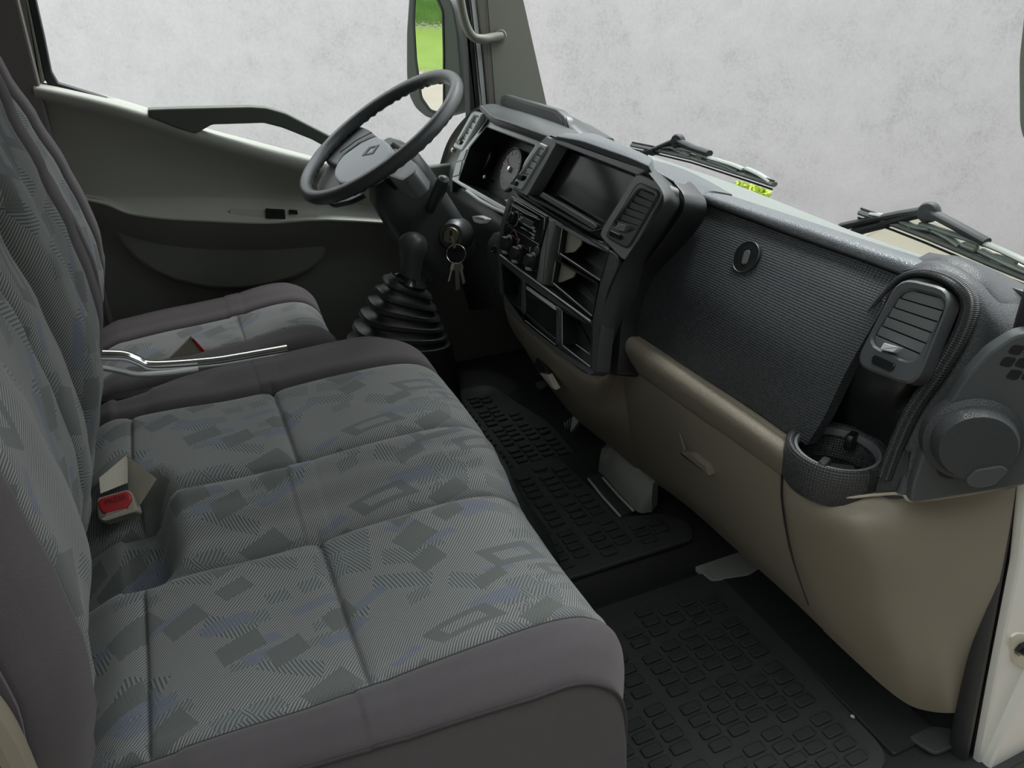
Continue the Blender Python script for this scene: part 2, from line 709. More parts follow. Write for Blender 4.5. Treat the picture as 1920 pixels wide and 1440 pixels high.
wn = V((math.sin(PS), math.cos(PS), 0))
wt = V((wn.y, -wn.x, 0))
v, f = box(wn * 5.1 + Z * 0.85, (wt, Z, wn), (8.5, 1.75, .1), .01)
add('wall_outside', v, f, M['wall'], None, kind=S, smooth=False)
slab('ground_outside', (-60, -30, -1.0), (12, 50, -.9), M['sand'])
g = slab('grass_outside', (-29, -12, -.9), (-15, 45, -.86), M['grass'], kind='stuff')
tag(g, 'bright green meadow grass seen only in the door mirror', 'grass')
mb = MB()
for i in range(46):
    cx, cy = -32.5 + random.uniform(-1, 1), -10 + i * 1.2
    h = random.uniform(7, 11)
    rr = random.uniform(1.4, 2.2)
    b = []
    for k in range(7):
        zz = -.9 + h * k / 6
        sc_ = [.8, 1.1, 1.0, .95, .8, .55, .15][k]
        b.append([V((cx + math.cos(a * .7854) * rr * sc_ * random.uniform(.8, 1.2), cy + math.sin(a * .7854) * rr * sc_ * random.uniform(.8, 1.2), zz)) for a in range(8)])
    mb.put(*rings(b))
o = mb.build('tree_belt_outside', M['trees'], kind='stuff')
tag(o, 'dark green tree belt behind the meadow, seen in the door mirror', 'trees')

mb = MB()
for i in range(22):
    cx, cy = -11 + i * 1.05, -2.1 + random.uniform(-.2, .2)
    h = random.uniform(5.0, 5.8)
    b = []
    for k in range(7):
        sc_ = [.8, 1.05, 1.0, .95, .85, .6, .15][k]
        b.append([V((cx + math.cos(a * .7854) * 1.1 * sc_ * random.uniform(.85, 1.2), cy + math.sin(a * .7854) * 1.0 * sc_ * random.uniform(.85, 1.2), -.9 + h * k / 6)) for a in range(8)])
    mb.put(*rings(b))
o = mb.build('added_shade_hedge', M['hedge'], kind='stuff')  # unseen hedge, added to block skylight from the passenger side
tag(o, 'tall dark hedge added unseen behind the camera to shade the passenger side', 'hedge')

fl = slab('floor', (-.52, .44, -.08), (1.32, 2.36, 0), M['rubber'])
mb = MB()
prof = [V((0, 1.085, 0)), V((0, 1.10, .055)), V((0, 1.125, .078)), V((0, 1.16, .085)), V((0, 1.52, .085)), V((0, 1.56, .07)), V((0, 1.60, .02)), V((0, 1.61, 0))]
mb.put(*rings([[p + X * x for p in prof] for x in (-.40, 1.31)]))
mb.build('tunnel', M['rubber'], fl)
slab('wall_rear', (-.58, .52, -.08), (-.52, 2.36, 1.75), M['pillar_dark'])
slab('wall_front', (1.10, .60, .001), (1.14, 2.36, .74), M['rubber'])
slab('light_block_7', (1.32, .44, -.08), (1.36, 2.36, .70), M['white'])  # this and the next two: unseen slabs added to stop light leaking in
slab('light_block_8', (1.115, .44, .705), (1.36, 2.36, .735), M['seal'])
slab('light_block_6', (1.13, .455, -.08), (1.32, .495, .70), M['white'])
slab('wall_left', (-.52, 2.345, -.08), (1.12, 2.375, .70), M['door_low'])
slab('ceiling', (-.58, .50, 1.68), (.98, 2.36, 1.73), M['pillar'])

# door_1: the driver's door
door = bpy.data.objects.new('door_1', None)
COL.objects.link(door)
door.location = (.2, 2.33, .35)
door['kind'] = S
DR = [
    ([(60, 150), (130, 166), (205, 184), (280, 206), (380, 241), (480, 268), (620, 305), (800, 352)], 2.345),
    ([(62, 158), (130, 172), (205, 190), (280, 212), (380, 247), (480, 274), (620, 311), (800, 358)], 2.275),
    ([(64, 178), (130, 194), (205, 213), (280, 235), (380, 268), (480, 296), (620, 333), (800, 376)], 2.266),
    ([(68, 198), (132, 216), (205, 235), (280, 256), (380, 287), (480, 315), (620, 350), (800, 394)], 2.295),
    ([(100, 260), (150, 275), (215, 292), (288, 304), (388, 325), (488, 345), (630, 372), (800, 400)], 2.31),
    ([(140, 352), (190, 358), (230, 360), (300, 362), (392, 364), (495, 368), (640, 380), (800, 410)], 2.312),
    ([(150, 366), (195, 370), (235, 371), (303, 373), (393, 376), (497, 381), (640, 390), (800, 415)], 2.30),
    ([(160, 372), (200, 380), (240, 395), (306, 404), (395, 409), (500, 413), (615, 408), (800, 420)], 2.235),
    ([(163, 376), (203, 386), (243, 402), (308, 411), (396, 416), (502, 420), (615, 414), (800, 424)], 2.228),
]
patch('upper_panel', [[W(a, b, y=yy) for a, b in r] for r, yy in DR], M['door'], door, nu=4, nv=5, back=(0, .03, 0))
DL = [
    ([(163, 376), (203, 386), (243, 402), (308, 411), (396, 416), (502, 420), (615, 414), (800, 424)], 2.228),
    ([(166, 384), (206, 394), (246, 411), (312, 421), (398, 427), (504, 430), (618, 424), (800, 430)], 2.24),
    ([(180, 440), (216, 450), (256, 465), (322, 480), (405, 488), (508, 488), (630, 480), (800, 480)], 2.30),
    ([(195, 520), (230, 530), (266, 545), (332, 560), (412, 570), (514, 570), (640, 560), (800, 560)], 2.312),
    ([(210, 640), (245, 650), (280, 660), (340, 680), (420, 690), (520, 690), (650, 700), (800, 700)], 2.315),
]
patch('lower_panel', [[W(a, b, y=yy) for a, b in r] for r, yy in DL], M['door_low'], door, nu=4, nv=5, back=(0, .03, 0))
pd = plane((0, 2.285, 0), (0, -1, 0))
plate('map_pocket', [(200, 420), (300, 440), (450, 448), (620, 440), (610, 490), (560, 522), (480, 543), (400, 545), (320, 528), (250, 490)], pd, .03, M['door_low'], door, r=.05, bev=.012)
pd = plane((0, 2.236, .6), (0, -1, .55))
sp = plate('switch_panel', [(430, 391), (560, 396), (598, 403), (590, 411), (545, 417), (432, 416)], pd, .01, M['door'], door, r=.008, bev=.002, lift=.006)
plate('window_switch', [(497, 392), (534, 394), (535, 412), (499, 411)], pd, .008, M['gloss'], sp, r=.002, lift=.011)
plate('lock_switch', [(541, 394), (557, 395), (558, 403), (542, 402)], pd, .008, M['gloss'], sp, r=.002, lift=.010)
pd = plane((0, 2.262, 0), (0, -1, 0))
plate('pull_handle', [(277, 205), (330, 203), (470, 200), (500, 202), (535, 212), (640, 266), (640, 292), (585, 262), (530, 240), (495, 231), (398, 234), (380, 244), (366, 251), (330, 240), (278, 219)], pd, .035, plastic('dark_green_grey_handle', (.10, .115, .095), .5), door, r=.006, bev=.004)
pd = plane((0, 2.31, 0), (0, -1, 0))
plate('window_frame', [(44, -40), (58, -40), (83, 70), (96, 135), (108, 156), (280, 208), (280, 214), (95, 168), (84, 150)], pd, .03, M['seal'], door, r=.004, bev=.003)
plate('light_seal', [(24, -40), (44, -40), (84, 152), (76, 162)], pd, .03, M['pillar'], door, r=.003, bev=.003, lift=.004)
pd = plane((0, 2.335, 0), (0, -1, 0))
plate('window_1', [(50, -60), (90, 160), (280, 215), (640, 312), (800, 352), (885, 300), (882, -60)], pd, .004, M['glass'], None, r=.004, bev=0, kind=S)
# pillars
pd = plane((0, 2.29, 0), (0, -1, 0))
o = plate('trim_1', [(-60, -40), (26, -40), (76, 160), (100, 260), (140, 352), (190, 520), (220, 640), (100, 640), (-60, 300)], pd, .05, M['pillar_dark'], None, r=.005, bev=.006, kind=S, lift=.02)
v, f = lathe([(.010, 0), (.012, .006), (.008, .009), (0.003, .009)], on(24, 163, pd, .02), V((-.3, -1, .2)), 12)
add('belt_anchor_hook', v, f, M['steel'], o)
pd = plane((0, 2.27, 0), (0, -1, 0))
ap = plate('trim_2', [(904, -40), (964, -40), (1041, 300), (930, 300)], pd, .05, M['pillar'], None, r=0, bev=0, kind=S, lift=.03)
plate('dark_strip', [(884, -40), (904, -40), (909, 0), (918, 94), (924, 190), (930, 300), (912, 300), (908, 190), (899, 94), (887, 0)], pd, .04, M['pillar_dark'], ap, r=.003, bev=.004, lift=.028)
plate('light_strip', [(870, -40), (884, -40), (887, 0), (898, 94), (907, 190), (911, 300), (899, 300), (895, 190), (887, 94), (876, 0)], pd, .04, M['silver'], ap, r=.003, bev=.003, lift=.022)
plate('black_strip', [(858, -40), (871, -40), (877, 0), (888, 94), (896, 190), (900, 300), (880, 300), (878, 190), (874, 94), (868, 0)], pd, .04, M['seal'], ap, r=.003, bev=.003, lift=.015)
v, f = box((1.075, 1.37, 1.21), (Y, V((-.25, 0, .97)).normalized(), V((.97, 0, .25)).normalized()), (.83, .42, .003), .002)
add('window_2', v, f, M['glass'], None, kind=S, smooth=False)
# passenger side: rubber seal and white door post at the right edge
sealp = spline([W(1960, 520, y=.50), W(1925, 640, y=.50), W(1905, 760, y=.50), W(1884, 900, y=.50), W(1862, 1040, y=.5), W(1838, 1180, y=.5), W(1813, 1320, y=.5), W(1786, 1470, y=.5)], 6)
v, f = tube(sealp, .012, 10, ry=.018)
tr = add('trim_3', v, f, M['seal'], None, kind=S)
v, f = tube([p + V((.022, -.012, .004)) for p in sealp], .006, 8)
add('seal_lip', v, f, M['rubber'], tr)
pd = plane((0, .47, 0), (0, -1, 0))
wp = plate('wall_right', [(1938, 700), (1925, 900), (1908, 1060), (1884, 1180), (1862, 1290), (1828, 1470), (2100, 1470), (2100, 700)], pd, .012, M['white'], None, r=.01, bev=.006, kind=S)
plate('hinge_recess', [(1893, 1192), (1905, 1185), (1960, 1190), (1960, 1250), (1912, 1252), (1896, 1240)], pd, .01, M['cream'], wp, r=.008, lift=.003, bev=.002)
v, f = lathe([(.012, 0), (.012, .007), (.0075, .007), (.0075, .014), (.005, .016)], on(1912, 1214, pd, .004), pd[1], 6)
add('hinge_bolt', v, f, M['gloss'], wp, smooth=False)
plate('white_bulge', [(1905, 1330), (1960, 1300), (1960, 1480), (1862, 1480), (1880, 1385)], pd, .01, M['white'], wp, r=.03, lift=.008, bev=.008)
plate('cream_sand', [(1480, 506), (1560, 470), (1660, 418), (1722, 398), (1765, 418), (1850, 462), (2000, 545), (2000, 640), (1740, 600)], plane((1.30, 0, 0), (-1, 0, .35)), .02, M['cream'], None, r=.006, bev=.003, kind=S).name = 'sand_panel'  # made-up cream panel standing in for the sandy ground outside

# ------------------------------------------------------------------ dashboard
dash = thing('dashboard', 'wide charcoal and beige truck dashboard with four air vents below the windscreen', 'dashboard', (.95, 1.3, .15))


def rows(*rs):
    return [[W(a, b, x=x) for a, b, x in r] for r in rs]


# hidden core that closes the inside of the dashboard
mb = MB()
mb.put(*rings([[V((.90, y, .80)), V((.92, y, .55)), V((1.03, y, .22)), V((1.09, y, .22)), V((1.09, y, .80))] for y in (.62, 1.0, 1.5, 2.18)]))
mb.build('inner_carrier', M['black'], dash, smooth=False)

# top pads
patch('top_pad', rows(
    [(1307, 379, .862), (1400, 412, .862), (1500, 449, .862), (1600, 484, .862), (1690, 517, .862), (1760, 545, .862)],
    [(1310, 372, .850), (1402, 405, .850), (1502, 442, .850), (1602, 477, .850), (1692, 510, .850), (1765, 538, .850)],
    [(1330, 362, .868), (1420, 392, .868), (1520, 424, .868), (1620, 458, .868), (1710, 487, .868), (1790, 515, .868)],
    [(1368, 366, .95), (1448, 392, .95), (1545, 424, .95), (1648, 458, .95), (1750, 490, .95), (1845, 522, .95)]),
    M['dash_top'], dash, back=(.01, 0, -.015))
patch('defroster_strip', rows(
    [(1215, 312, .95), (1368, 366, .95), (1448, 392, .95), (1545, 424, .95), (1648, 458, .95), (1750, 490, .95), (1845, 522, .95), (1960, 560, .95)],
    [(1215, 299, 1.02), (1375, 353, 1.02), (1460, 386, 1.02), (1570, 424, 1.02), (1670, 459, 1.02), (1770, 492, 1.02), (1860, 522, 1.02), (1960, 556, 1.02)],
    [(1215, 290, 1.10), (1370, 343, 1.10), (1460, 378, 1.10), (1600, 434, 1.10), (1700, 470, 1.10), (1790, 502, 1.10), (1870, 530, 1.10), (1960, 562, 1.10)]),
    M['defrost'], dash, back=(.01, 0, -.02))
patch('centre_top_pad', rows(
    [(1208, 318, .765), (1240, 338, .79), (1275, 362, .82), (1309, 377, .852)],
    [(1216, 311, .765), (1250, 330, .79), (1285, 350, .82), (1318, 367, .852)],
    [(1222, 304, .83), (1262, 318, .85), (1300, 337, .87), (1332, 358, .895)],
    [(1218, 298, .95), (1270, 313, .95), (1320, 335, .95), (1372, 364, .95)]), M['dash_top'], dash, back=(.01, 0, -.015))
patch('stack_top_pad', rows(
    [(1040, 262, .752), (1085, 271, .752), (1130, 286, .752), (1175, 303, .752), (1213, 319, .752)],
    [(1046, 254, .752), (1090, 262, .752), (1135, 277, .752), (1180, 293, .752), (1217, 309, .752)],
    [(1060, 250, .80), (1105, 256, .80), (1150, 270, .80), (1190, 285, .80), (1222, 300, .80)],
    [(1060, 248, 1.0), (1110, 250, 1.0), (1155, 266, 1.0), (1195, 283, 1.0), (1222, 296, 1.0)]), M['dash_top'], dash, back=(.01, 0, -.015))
patch('instrument_hood', rows(
    [(898, 203, .80), (918, 222, .79), (945, 232, .785), (985, 246, .78), (1024, 260, .77), (1060, 268, .77)],
    [(903, 198, .80), (924, 216, .79), (950, 225, .785), (990, 239, .78), (1030, 253, .77), (1062, 262, .77)],
    [(918, 195, .84), (935, 207, .84), (960, 213, .84), (1000, 225, .84), (1040, 240, .84), (1070, 252, .84)],
    [(940, 196, .97), (960, 200, .97), (985, 207, .97), (1015, 216, .97), (1060, 232, .97), (1090, 248, .97)],
    [(960, 200, 1.08), (985, 200, 1.08), (1020, 206, 1.08), (1062, 214, 1.08), (1105, 236, 1.08), (1150, 262, 1.08)]), M['dash_smooth'], dash, back=(.01, 0, -.015))
pb = plane((.93, 0, .92), (-1, 0, .15))
clip = plate('document_clip', [(938, 214), (937, 184), (944, 176), (1044, 205), (1060, 220), (1068, 252), (1040, 245)], pb, .022, M['dash_smooth'], dash, r=.012, bev=.003)
plate('clip_face', [(942, 212), (941, 189), (947, 183), (1040, 210), (1053, 223), (1060, 247), (1036, 242)], pb, .004, M['black'], clip, r=.010, bev=.001, lift=.002)
patch('clip_shoulder', rows(
    [(1060, 219, .93), (1066, 235, .93), (1070, 250, .93)],
    [(1075, 222, .97), (1090, 238, .97), (1100, 252, .97)],
    [(1110, 236, 1.06), (1130, 248, 1.06), (1150, 260, 1.06)]), M['dash_smooth'], dash, back=(.01, 0, -.015))

# black upper glove panel and its flank
patch('glove_panel', rows(
    [(1309, 378, .856), (1400, 412, .856), (1500, 449, .856), (1600, 484, .856), (1690, 518, .856)],
    [(1262, 428, .825), (1365, 470, .82), (1470, 512, .82), (1570, 552, .82), (1652, 583, .825)],
    [(1214, 510, .79), (1320, 556, .778), (1420, 610, .775), (1520, 662, .778), (1590, 690, .79)],
    [(1190, 575, .765), (1300, 645, .758), (1400, 702, .755), (1490, 755, .758), (1545, 782, .768)],
    [(1180, 618, .755), (1290, 690, .75), (1385, 750, .75), (1470, 808, .75), (1512, 835, .755)]),
    M['grid'], dash, nu=8, nv=8, back=(.02, 0, 0))
pg = plane(on(1412, 488, plane((.815, 0, .80), (-1, 0, .45))), (-1, 0, .5))
lockc = on(1412, 488, pg)
v, f = lathe([(.0265, -.03), (.0265, .001), (.0255, .002), (.0245, .001), (0.001, .001)], lockc + pg[1] * .017, pg[1], 40)
lk = add('lock_badge', v, f, M['black'], dash)
plate('lock_slot', [(1404, 500), (1410, 478), (1417, 475), (1421, 478), (1415, 500), (1409, 503)], pg, .004, M['slat'], lk, r=.004, bev=.001, lift=.0195)
patch('stack_flank', rows(
    [(1213, 320, .752), (1243, 338, .785), (1276, 358, .82), (1311, 379, .854)],
    [(1244, 366, .715), (1258, 380, .755), (1272, 392, .80), (1287, 402, .836)],
    [(1228, 410, .708), (1240, 418, .742), (1252, 424, .785), (1263, 428, .82)],
    [(1176, 480, .692), (1192, 490, .722), (1206, 500, .758), (1217, 508, .786)],
    [(1146, 540, .68), (1166, 556, .705), (1182, 568, .738), (1194, 576, .762)],
    [(1120, 620, .668), (1146, 616, .695), (1168, 608, .73), (1187, 602, .756)],
    [(1112, 697, .662), (1128, 690, .683), (1153, 660, .722), (1182, 620, .753)]), plastic('stack_flank_plastic', (.050, .056, .056), .36, .3, 600), dash, back=(.02, .01, 0))


# centre stack, on one tilted plane
PSK = plane((.75, 0, .93), (-1, 0, .3))
STK = [(1032, 258), (1100, 274), (1160, 296), (1214, 320), (1240, 352), (1243, 372), (1236, 395), (1190, 462), (1158, 500), (1140, 545), (1126, 600), (1118, 700), (1106, 700), (1043, 660), (983, 612), (948, 580), (939, 545), (935, 476), (940, 425), (956, 368), (963, 335), (985, 298)]
SCR = [(1040, 266), (1195, 327), (1127, 430), (1108, 432), (985, 362), (984, 352)]
# the fascia with its openings: strips between openings, each following the photographed part
PV2 = (PSK[0] + PSK[1] * .002, PSK[1])
plate('fascia_top', [(1030, 254), (1214, 318), (1196, 329), (1040, 268)], PSK, .03, M['gridfine'], dash, r=.004)
frame('fascia_left', [(1024, 254), (1044, 268), (988, 368), (952, 350)], [(1012, 266), (1029, 274), (979, 358), (958, 350)], PSK, .03, M['gridfine'], dash, r=.008, ri=.010)
recess('screen_bay', [(1040, 266), (1193, 327), (1127, 428), (1106, 432), (988, 364), (985, 350)], PSK, .045, M['black'], dash, r=.008, lift=-.001, taper=.008)
plate('screen', [(1045, 278), (1185, 333), (1125, 422), (1000, 360)], PSK, .004, M['gloss'], dash, r=.006, lift=-.035, bev=.001)
plate('bay_lip', [(1010, 358), (1108, 418), (1112, 424), (1106, 430), (1002, 366)], PSK, .012, M['dash_smooth'], dash, r=.004, lift=-.010)
plate('stack_body', STK, PSK, .05, M['black'], dash, r=.012, lift=-.048)
plate('fascia_band', [(962, 352), (972, 380), (1100, 456), (1150, 478), (1146, 470), (1128, 452), (1100, 446), (975, 368)], PSK, .03, M['gridfine'], dash, r=.005, lift=.001)
frame('fascia_corner', [(1193, 324), (1252, 350), (1172, 492), (1122, 440)], [(1196, 342), (1240, 360), (1178, 468), (1134, 444)], PSK, .03, M['gridfine'], dash, r=.016, ri=.014)
plate('fascia_left_column', [(962, 352), (974, 378), (945, 425), (938, 478), (943, 560), (936, 545), (932, 476), (938, 420), (952, 372)], PSK, .03, M['dash_smooth'], dash, r=.003)
plate('ribbed_column', [(1030, 408), (1045, 414), (1030, 470), (1020, 535), (1005, 528), (1014, 470)], PSK, .035, M['gridfine'], dash, r=.003, bev=.005, lift=.002)
plate('fascia_right_column', [(1143, 466), (1160, 480), (1160, 500), (1140, 545), (1128, 600), (1118, 700), (1108, 692), (1110, 600), (1125, 525)], PSK, .03, M['dash'], dash, r=.006, bev=.003)
plate('fascia_divider', [(936, 474), (1008, 528), (1108, 602), (1110, 612), (1044, 572), (980, 526), (938, 492)], PSK, .03, M['dash_smooth'], dash, r=.002, lift=.001)
v, f = tube([on(938, 478, PSK, .004), on(972, 504, PSK, .004), on(1008, 530, PSK, .004), on(1060, 568, PSK, .004), on(1107, 602, PSK, .004)], .0018, 8)
add('divider_line', v, f, M['silver'], dash)
plate('fascia_base', [(943, 548), (972, 582), (983, 602), (1041, 648), (1052, 648), (1108, 690), (1118, 698), (1106, 704), (1043, 664), (983, 614), (946, 576)], PSK, .03, M['dash_smooth'], dash, r=.003)
for nm, q in (('bay_post', [(977, 520), (984, 528), (984, 602), (976, 596)]), ('bay_post', [(1043, 572), (1052, 580), (1053, 648), (1042, 646)])):
    plate(nm, q, PSK, .03, M['dash_smooth'], dash, r=.002)
for q in ([(1056, 423), (1143, 465), (1125, 525), (1048, 475)], [(1043, 489), (1121, 533), (1110, 592), (1036, 531)]):
    recess('storage_slot', q, PSK, .04, M['black'], dash, r=.004, lift=.001)
    a, b, c, d = q
    rfl_px = [(1057, 428), (1083, 440), (1082, 456), (1069, 471), (1051, 473)] if a[1] < 450 else [(1045, 493), (1071, 509), (1067, 518), (1044, 528), (1038, 528)]
    plate('slot_reflection', rfl_px, PSK, .003, M['buckle'], dash, r=.002, lift=-.010, bev=0)  # pale plate paints the reflection inside the slot
    v, f = tube([on(d[0] + 2, d[1], PSK, .003), on(c[0], c[1], PSK, .003)], .0012, 6)
    add('slot_edge', v, f, M['silver'], dash)
    v, f = tube([on(a[0] - 1, a[1] + 2, PSK, .003), on(d[0] - 1, d[1], PSK, .003)], .0010, 6)
    add('slot_edge', v, f, M['bezel'], dash)
recess('small_tray', [(942, 495), (976, 520), (973, 580), (945, 550)], PSK, .03, M['black'], dash, r=.003)
recess('small_tray', [(1053, 582), (1108, 613), (1108, 688), (1054, 646)], PSK, .03, M['black'], dash, r=.003)
v, f = tube([on(1055, 648, PSK, .003), on(1106, 687, PSK, .003)], .001, 6)
add('tray_edge', v, f, M['silver'], dash)
v, f = tube([on(1080, 646, PSK, -.008), on(1106, 664, PSK, -.008)], .001, 6)
add('tray_edge', v, f, M['bezel'], dash)
v, f = tube([on(1054, 582, PSK, .003), on(1054, 646, PSK, .003)], .001, 6)
add('tray_edge', v, f, M['bezel'], dash)
at = plate('ashtray_lid', [(985, 532), (1042, 576), (1041, 646), (984, 600)], PSK, .03, M['gloss'], dash, r=.003, lift=-.002)
plate('ashtray_grip', [(989, 537), (1044, 576), (1043, 582), (990, 543)], PSK, .008, M['silver'], at, r=.001, lift=.004, bev=.001)
v, f = tube([on(985, 601, PSK, .0025), on(1041, 646, PSK, .0025)], .001, 6)
add('ashtray_edge', v, f, M['bezel'], at)


# air vents
def vent(outl, opening, pl, n, ring_mat, slat_mat, tabpx=None, wheelpx=None, tabmat=None, r=.012, depth=.03, lift=.004):
    v_ = frame('air_vent', outl, opening, pl, depth, ring_mat, dash, r=r, ri=r * .8, lift=lift, bev=.003)
    loop = rpoly([on(a, b, pl, -.016) for a, b in opening], r * .7)
    vv, ff = rings([[p - pl[1] * .002 for p in loop], loop])
    add('duct_back', vv, ff, M['black'], v_)
    tl, tr_, br, bl = [on(a, b, pl) for a, b in opening]
    for i in range(n):
        t0, t1 = (i + .08) / n, (i + .96) / n
        a0, b0 = tl.lerp(bl, t0), tr_.lerp(br, t0)
        a1, b1 = tl.lerp(bl, t1), tr_.lerp(br, t1)
        wdt = (b0 - a0).normalized() * .002
        if i == 0:
            a0, b0 = a0.lerp(b0, .03), b0.lerp(a0, .03)
        if i == n - 1:
            a1, b1 = a1.lerp(b1, .03), b1.lerp(a1, .03)
        nn = pl[1]
        q = [a0 - wdt - nn * .0015, b0 + wdt - nn * .0015, b1 + wdt - nn * .0045, a1 - wdt - nn * .0045]
        vv, ff = rings([[p - nn * .003 for p in q], q])
        add('slat', vv, ff, slat_mat, v_, smooth=False)
    if tabpx:
        plate('slat_tab', tabpx, pl, .012, tabmat or slat_mat, v_, r=.001, lift=.008, bev=.001)
    if wheelpx:
        wq = plate('thumbwheel', wheelpx, pl, .006, M['gloss'], v_, r=.004, lift=.007, bev=.001)
    return v_


PV4 = plane(on(1710, 610, plane((.788, 0, .85), (-1, 0, .4))), (-1, -.12, .42))
vent([(1679, 533), (1718, 524), (1775, 545), (1786, 570), (1772, 610), (1718, 712), (1700, 716), (1625, 688), (1614, 668), (1632, 622)] and
     [(1688, 519), (1792, 544), (1718, 728), (1602, 684)],
     [(1697, 540), (1780, 562), (1716, 684), (1630, 644)], PV4, 6, M['dash_smooth'], M['slat'],
     [(1663, 644), (1692, 653), (1680, 662), (1655, 657)], [(1642, 665), (1684, 684), (1676, 699), (1638, 682)], M['silver'], r=.022)
vent([(1196, 342), (1240, 360), (1178, 468), (1134, 444)], [(1200, 354), (1232, 368), (1190, 434), (1150, 422)], PV2, 6, M['dash_smooth'], M['slat'],
     [(1166, 418), (1182, 424), (1176, 436), (1158, 432)], [(1149, 432), (1170, 442), (1166, 450), (1146, 442)], M['pillar_dark'], r=.014, lift=.002)
vent([(1012, 266), (1029, 274), (979, 358), (958, 350)], [(1013, 277), (1022, 282), (984, 338), (972, 336)], PV2, 5, M['bezel'], M['silver'],
     [(976, 326), (986, 330), (982, 338), (972, 336)], [(966, 339), (974, 341), (971, 349), (963, 347)], M['gloss'], r=.010, lift=.002)
PV1 = plane((.79, 2.02, .86), (-1, .12, .32))
vent([(890, 207), (909, 213), (869, 284), (852, 276)], [(892, 217), (902, 220), (869, 272), (860, 270)], PV1, 5, M['bezel'], M['silver'],
     [(861, 262), (868, 265), (866, 272), (858, 269)], None, M['gloss'], r=.012, lift=.006)
patch('dash_left_end', rows(
    [(899, 198, .80), (908, 206, .81), (914, 222, .80), (906, 236, .79)],
    [(878, 214, .80), (868, 250, .83), (876, 262, .83), (884, 268, .785)],
    [(853, 243, .81), (850, 275, .84), (856, 290, .83), (864, 296, .785)],
    [(836, 273, .82), (836, 300, .85), (842, 318, .83), (850, 332, .78)],
    [(822, 316, .84), (824, 345, .86), (836, 355, .83), (848, 360, .775)]), M['dash_smooth'], dash, back=(.03, .005, 0))
v, f = lathe([(.007, 0), (.007, .010), (.004, .012)], W(853, 282, x=.79), V((-1, -.3, .2)), 14)
add('vent_knob', v, f, M['steel'], dash)

# instrument cluster
PC = plane((.80, 1.99, .885), (-1, 0, .42))
CLO = [(914, 222), (1024, 260), (1000, 300), (950, 402), (846, 338), (866, 284)]
CLI = [(911, 238), (1003, 272), (984, 300), (948, 388), (859, 338), (880, 276)]
cl = frame('instrument_bezel', CLO, CLI, PC, .03, plastic('bright_bezel_plastic', (.66, .70, .68), .28), dash, r=.008, ri=.006, bev=.003)
recess('instrument_well', CLI, PC, .075, M['black'], dash, r=.006, lift=-.002, taper=.004)
plate('painted_glare', [(984, 296), (1002, 282), (985, 318), (950, 390), (903, 362), (930, 350), (962, 345)], PC, .004, M['silver'], dash, r=.002, lift=-.064, bev=.001)  # silver plate paints the window glare on the instrument lens
PCd = (PC[0] - PC[1] * .058, PC[1])
dc = on(957, 318, PCd)
v, f = lathe([(.058, -.008), (.058, .004), (.054, .006), (.052, .001), (.001, .001)], dc, PC[1], 32)
dl = add('dial', v, f, M['dial'], dash)
a_, b_, n_ = axes(PC[1])
for k in range(11):
    an = math.radians(225 - 27 * k)
    dr = a_ * math.cos(an) + b_ * math.sin(an)
    v, f = box(dc + dr * .044 + n_ * .002, (dr, n_.cross(dr), n_), (.005, .001, .0006), .0003)
    add('tick_mark', v, f, M['white_pt'], dl, smooth=False)
an = math.radians(150)
dr = a_ * math.cos(an) + b_ * math.sin(an)
v, f = box(dc + dr * .018 + n_ * .004, (dr, n_.cross(dr), n_), (.026, .0012, .0006), .0003)
add('needle', v, f, M['red_pt'], dl, smooth=False)
v, f = lathe([(.008, .001), (.008, .007), (.005, .009), (.001, .009)], dc, PC[1], 16)
add('needle_hub', v, f, M['chrome'], dl)
dc2 = on(905, 290, PCd)
v, f = lathe([(.058, -.008), (.058, .004), (.054, .006), (.052, .001), (.001, .001)], dc2, PC[1], 32)
dl2 = add('dial', v, f, M['black'], dash)
for k in range(11):
    an = math.radians(225 - 27 * k)
    dr = a_ * math.cos(an) + b_ * math.sin(an)
    v, f = box(dc2 + dr * .044 + n_ * .002, (dr, n_.cross(dr), n_), (.005, .001, .0006), .0003)
    add('tick_mark', v, f, M['dial'], dl2, smooth=False)
v, f = tube([on(927, 341, PC, -.05), on(914, 334, PC, -.03), on(909, 332, PC, -.018)], .0035, 10)
rs = add('reset_stalk', v, f, M['gloss'], dash)
v, f = lathe([(.0045, 0), (.0045, .003), (.003, .004)], on(909, 332, PC, -.018), PC[1], 12)
add('stalk_tip', v, f, M['white_pt'], rs)
v, f = tube([on(876, 358, PC, .004), on(900, 376, PC, .004), on(925, 390, PC, .004), on(948, 400, PC, .002)], .005, 10)
add('instrument_rail', v, f, M['silver'], dash)
for q in ([(865, 286), (877, 280), (870, 300), (858, 304)], [(857, 306), (868, 302), (862, 328), (850, 332)]):
    plate('bezel_switch', q, PC, .01, M['bezel'], dash, r=.002, lift=.003, bev=.001)

# lower driver's side panel
patch('driver_lower_panel', rows(
    [(830, 345, .80), (876, 362, .785), (910, 386, .77), (945, 408, .75)],
    [(815, 380, .80), (862, 400, .78), (905, 424, .755), (944, 446, .735)],
    [(790, 470, .86), (850, 490, .84), (905, 505, .79), (941, 525, .74)],
    [(790, 560, .93), (850, 580, .91), (910, 580, .84), (946, 580, .74)]), M['black'], dash, back=(.02, 0, 0))
pl_ = plane((.745, 0, .7), (-1, -.4, .2))
plate('panel_switch', [(883, 406), (895, 404), (911, 411), (901, 420), (888, 417)], pl_, .012, M['bezel'], dash, r=.003, bev=.002)
patch('side_pod', rows(
    [(925, 437, .72), (935, 440, .70), (941, 446, .69)],
    [(914, 462, .72), (926, 466, .70), (940, 472, .685)],
    [(916, 520, .73), (928, 524, .71), (942, 540, .69)],
    [(932, 560, .75), (938, 566, .72), (946, 572, .69)]), M['dash_smooth'], dash, back=(.02, .005, 0))
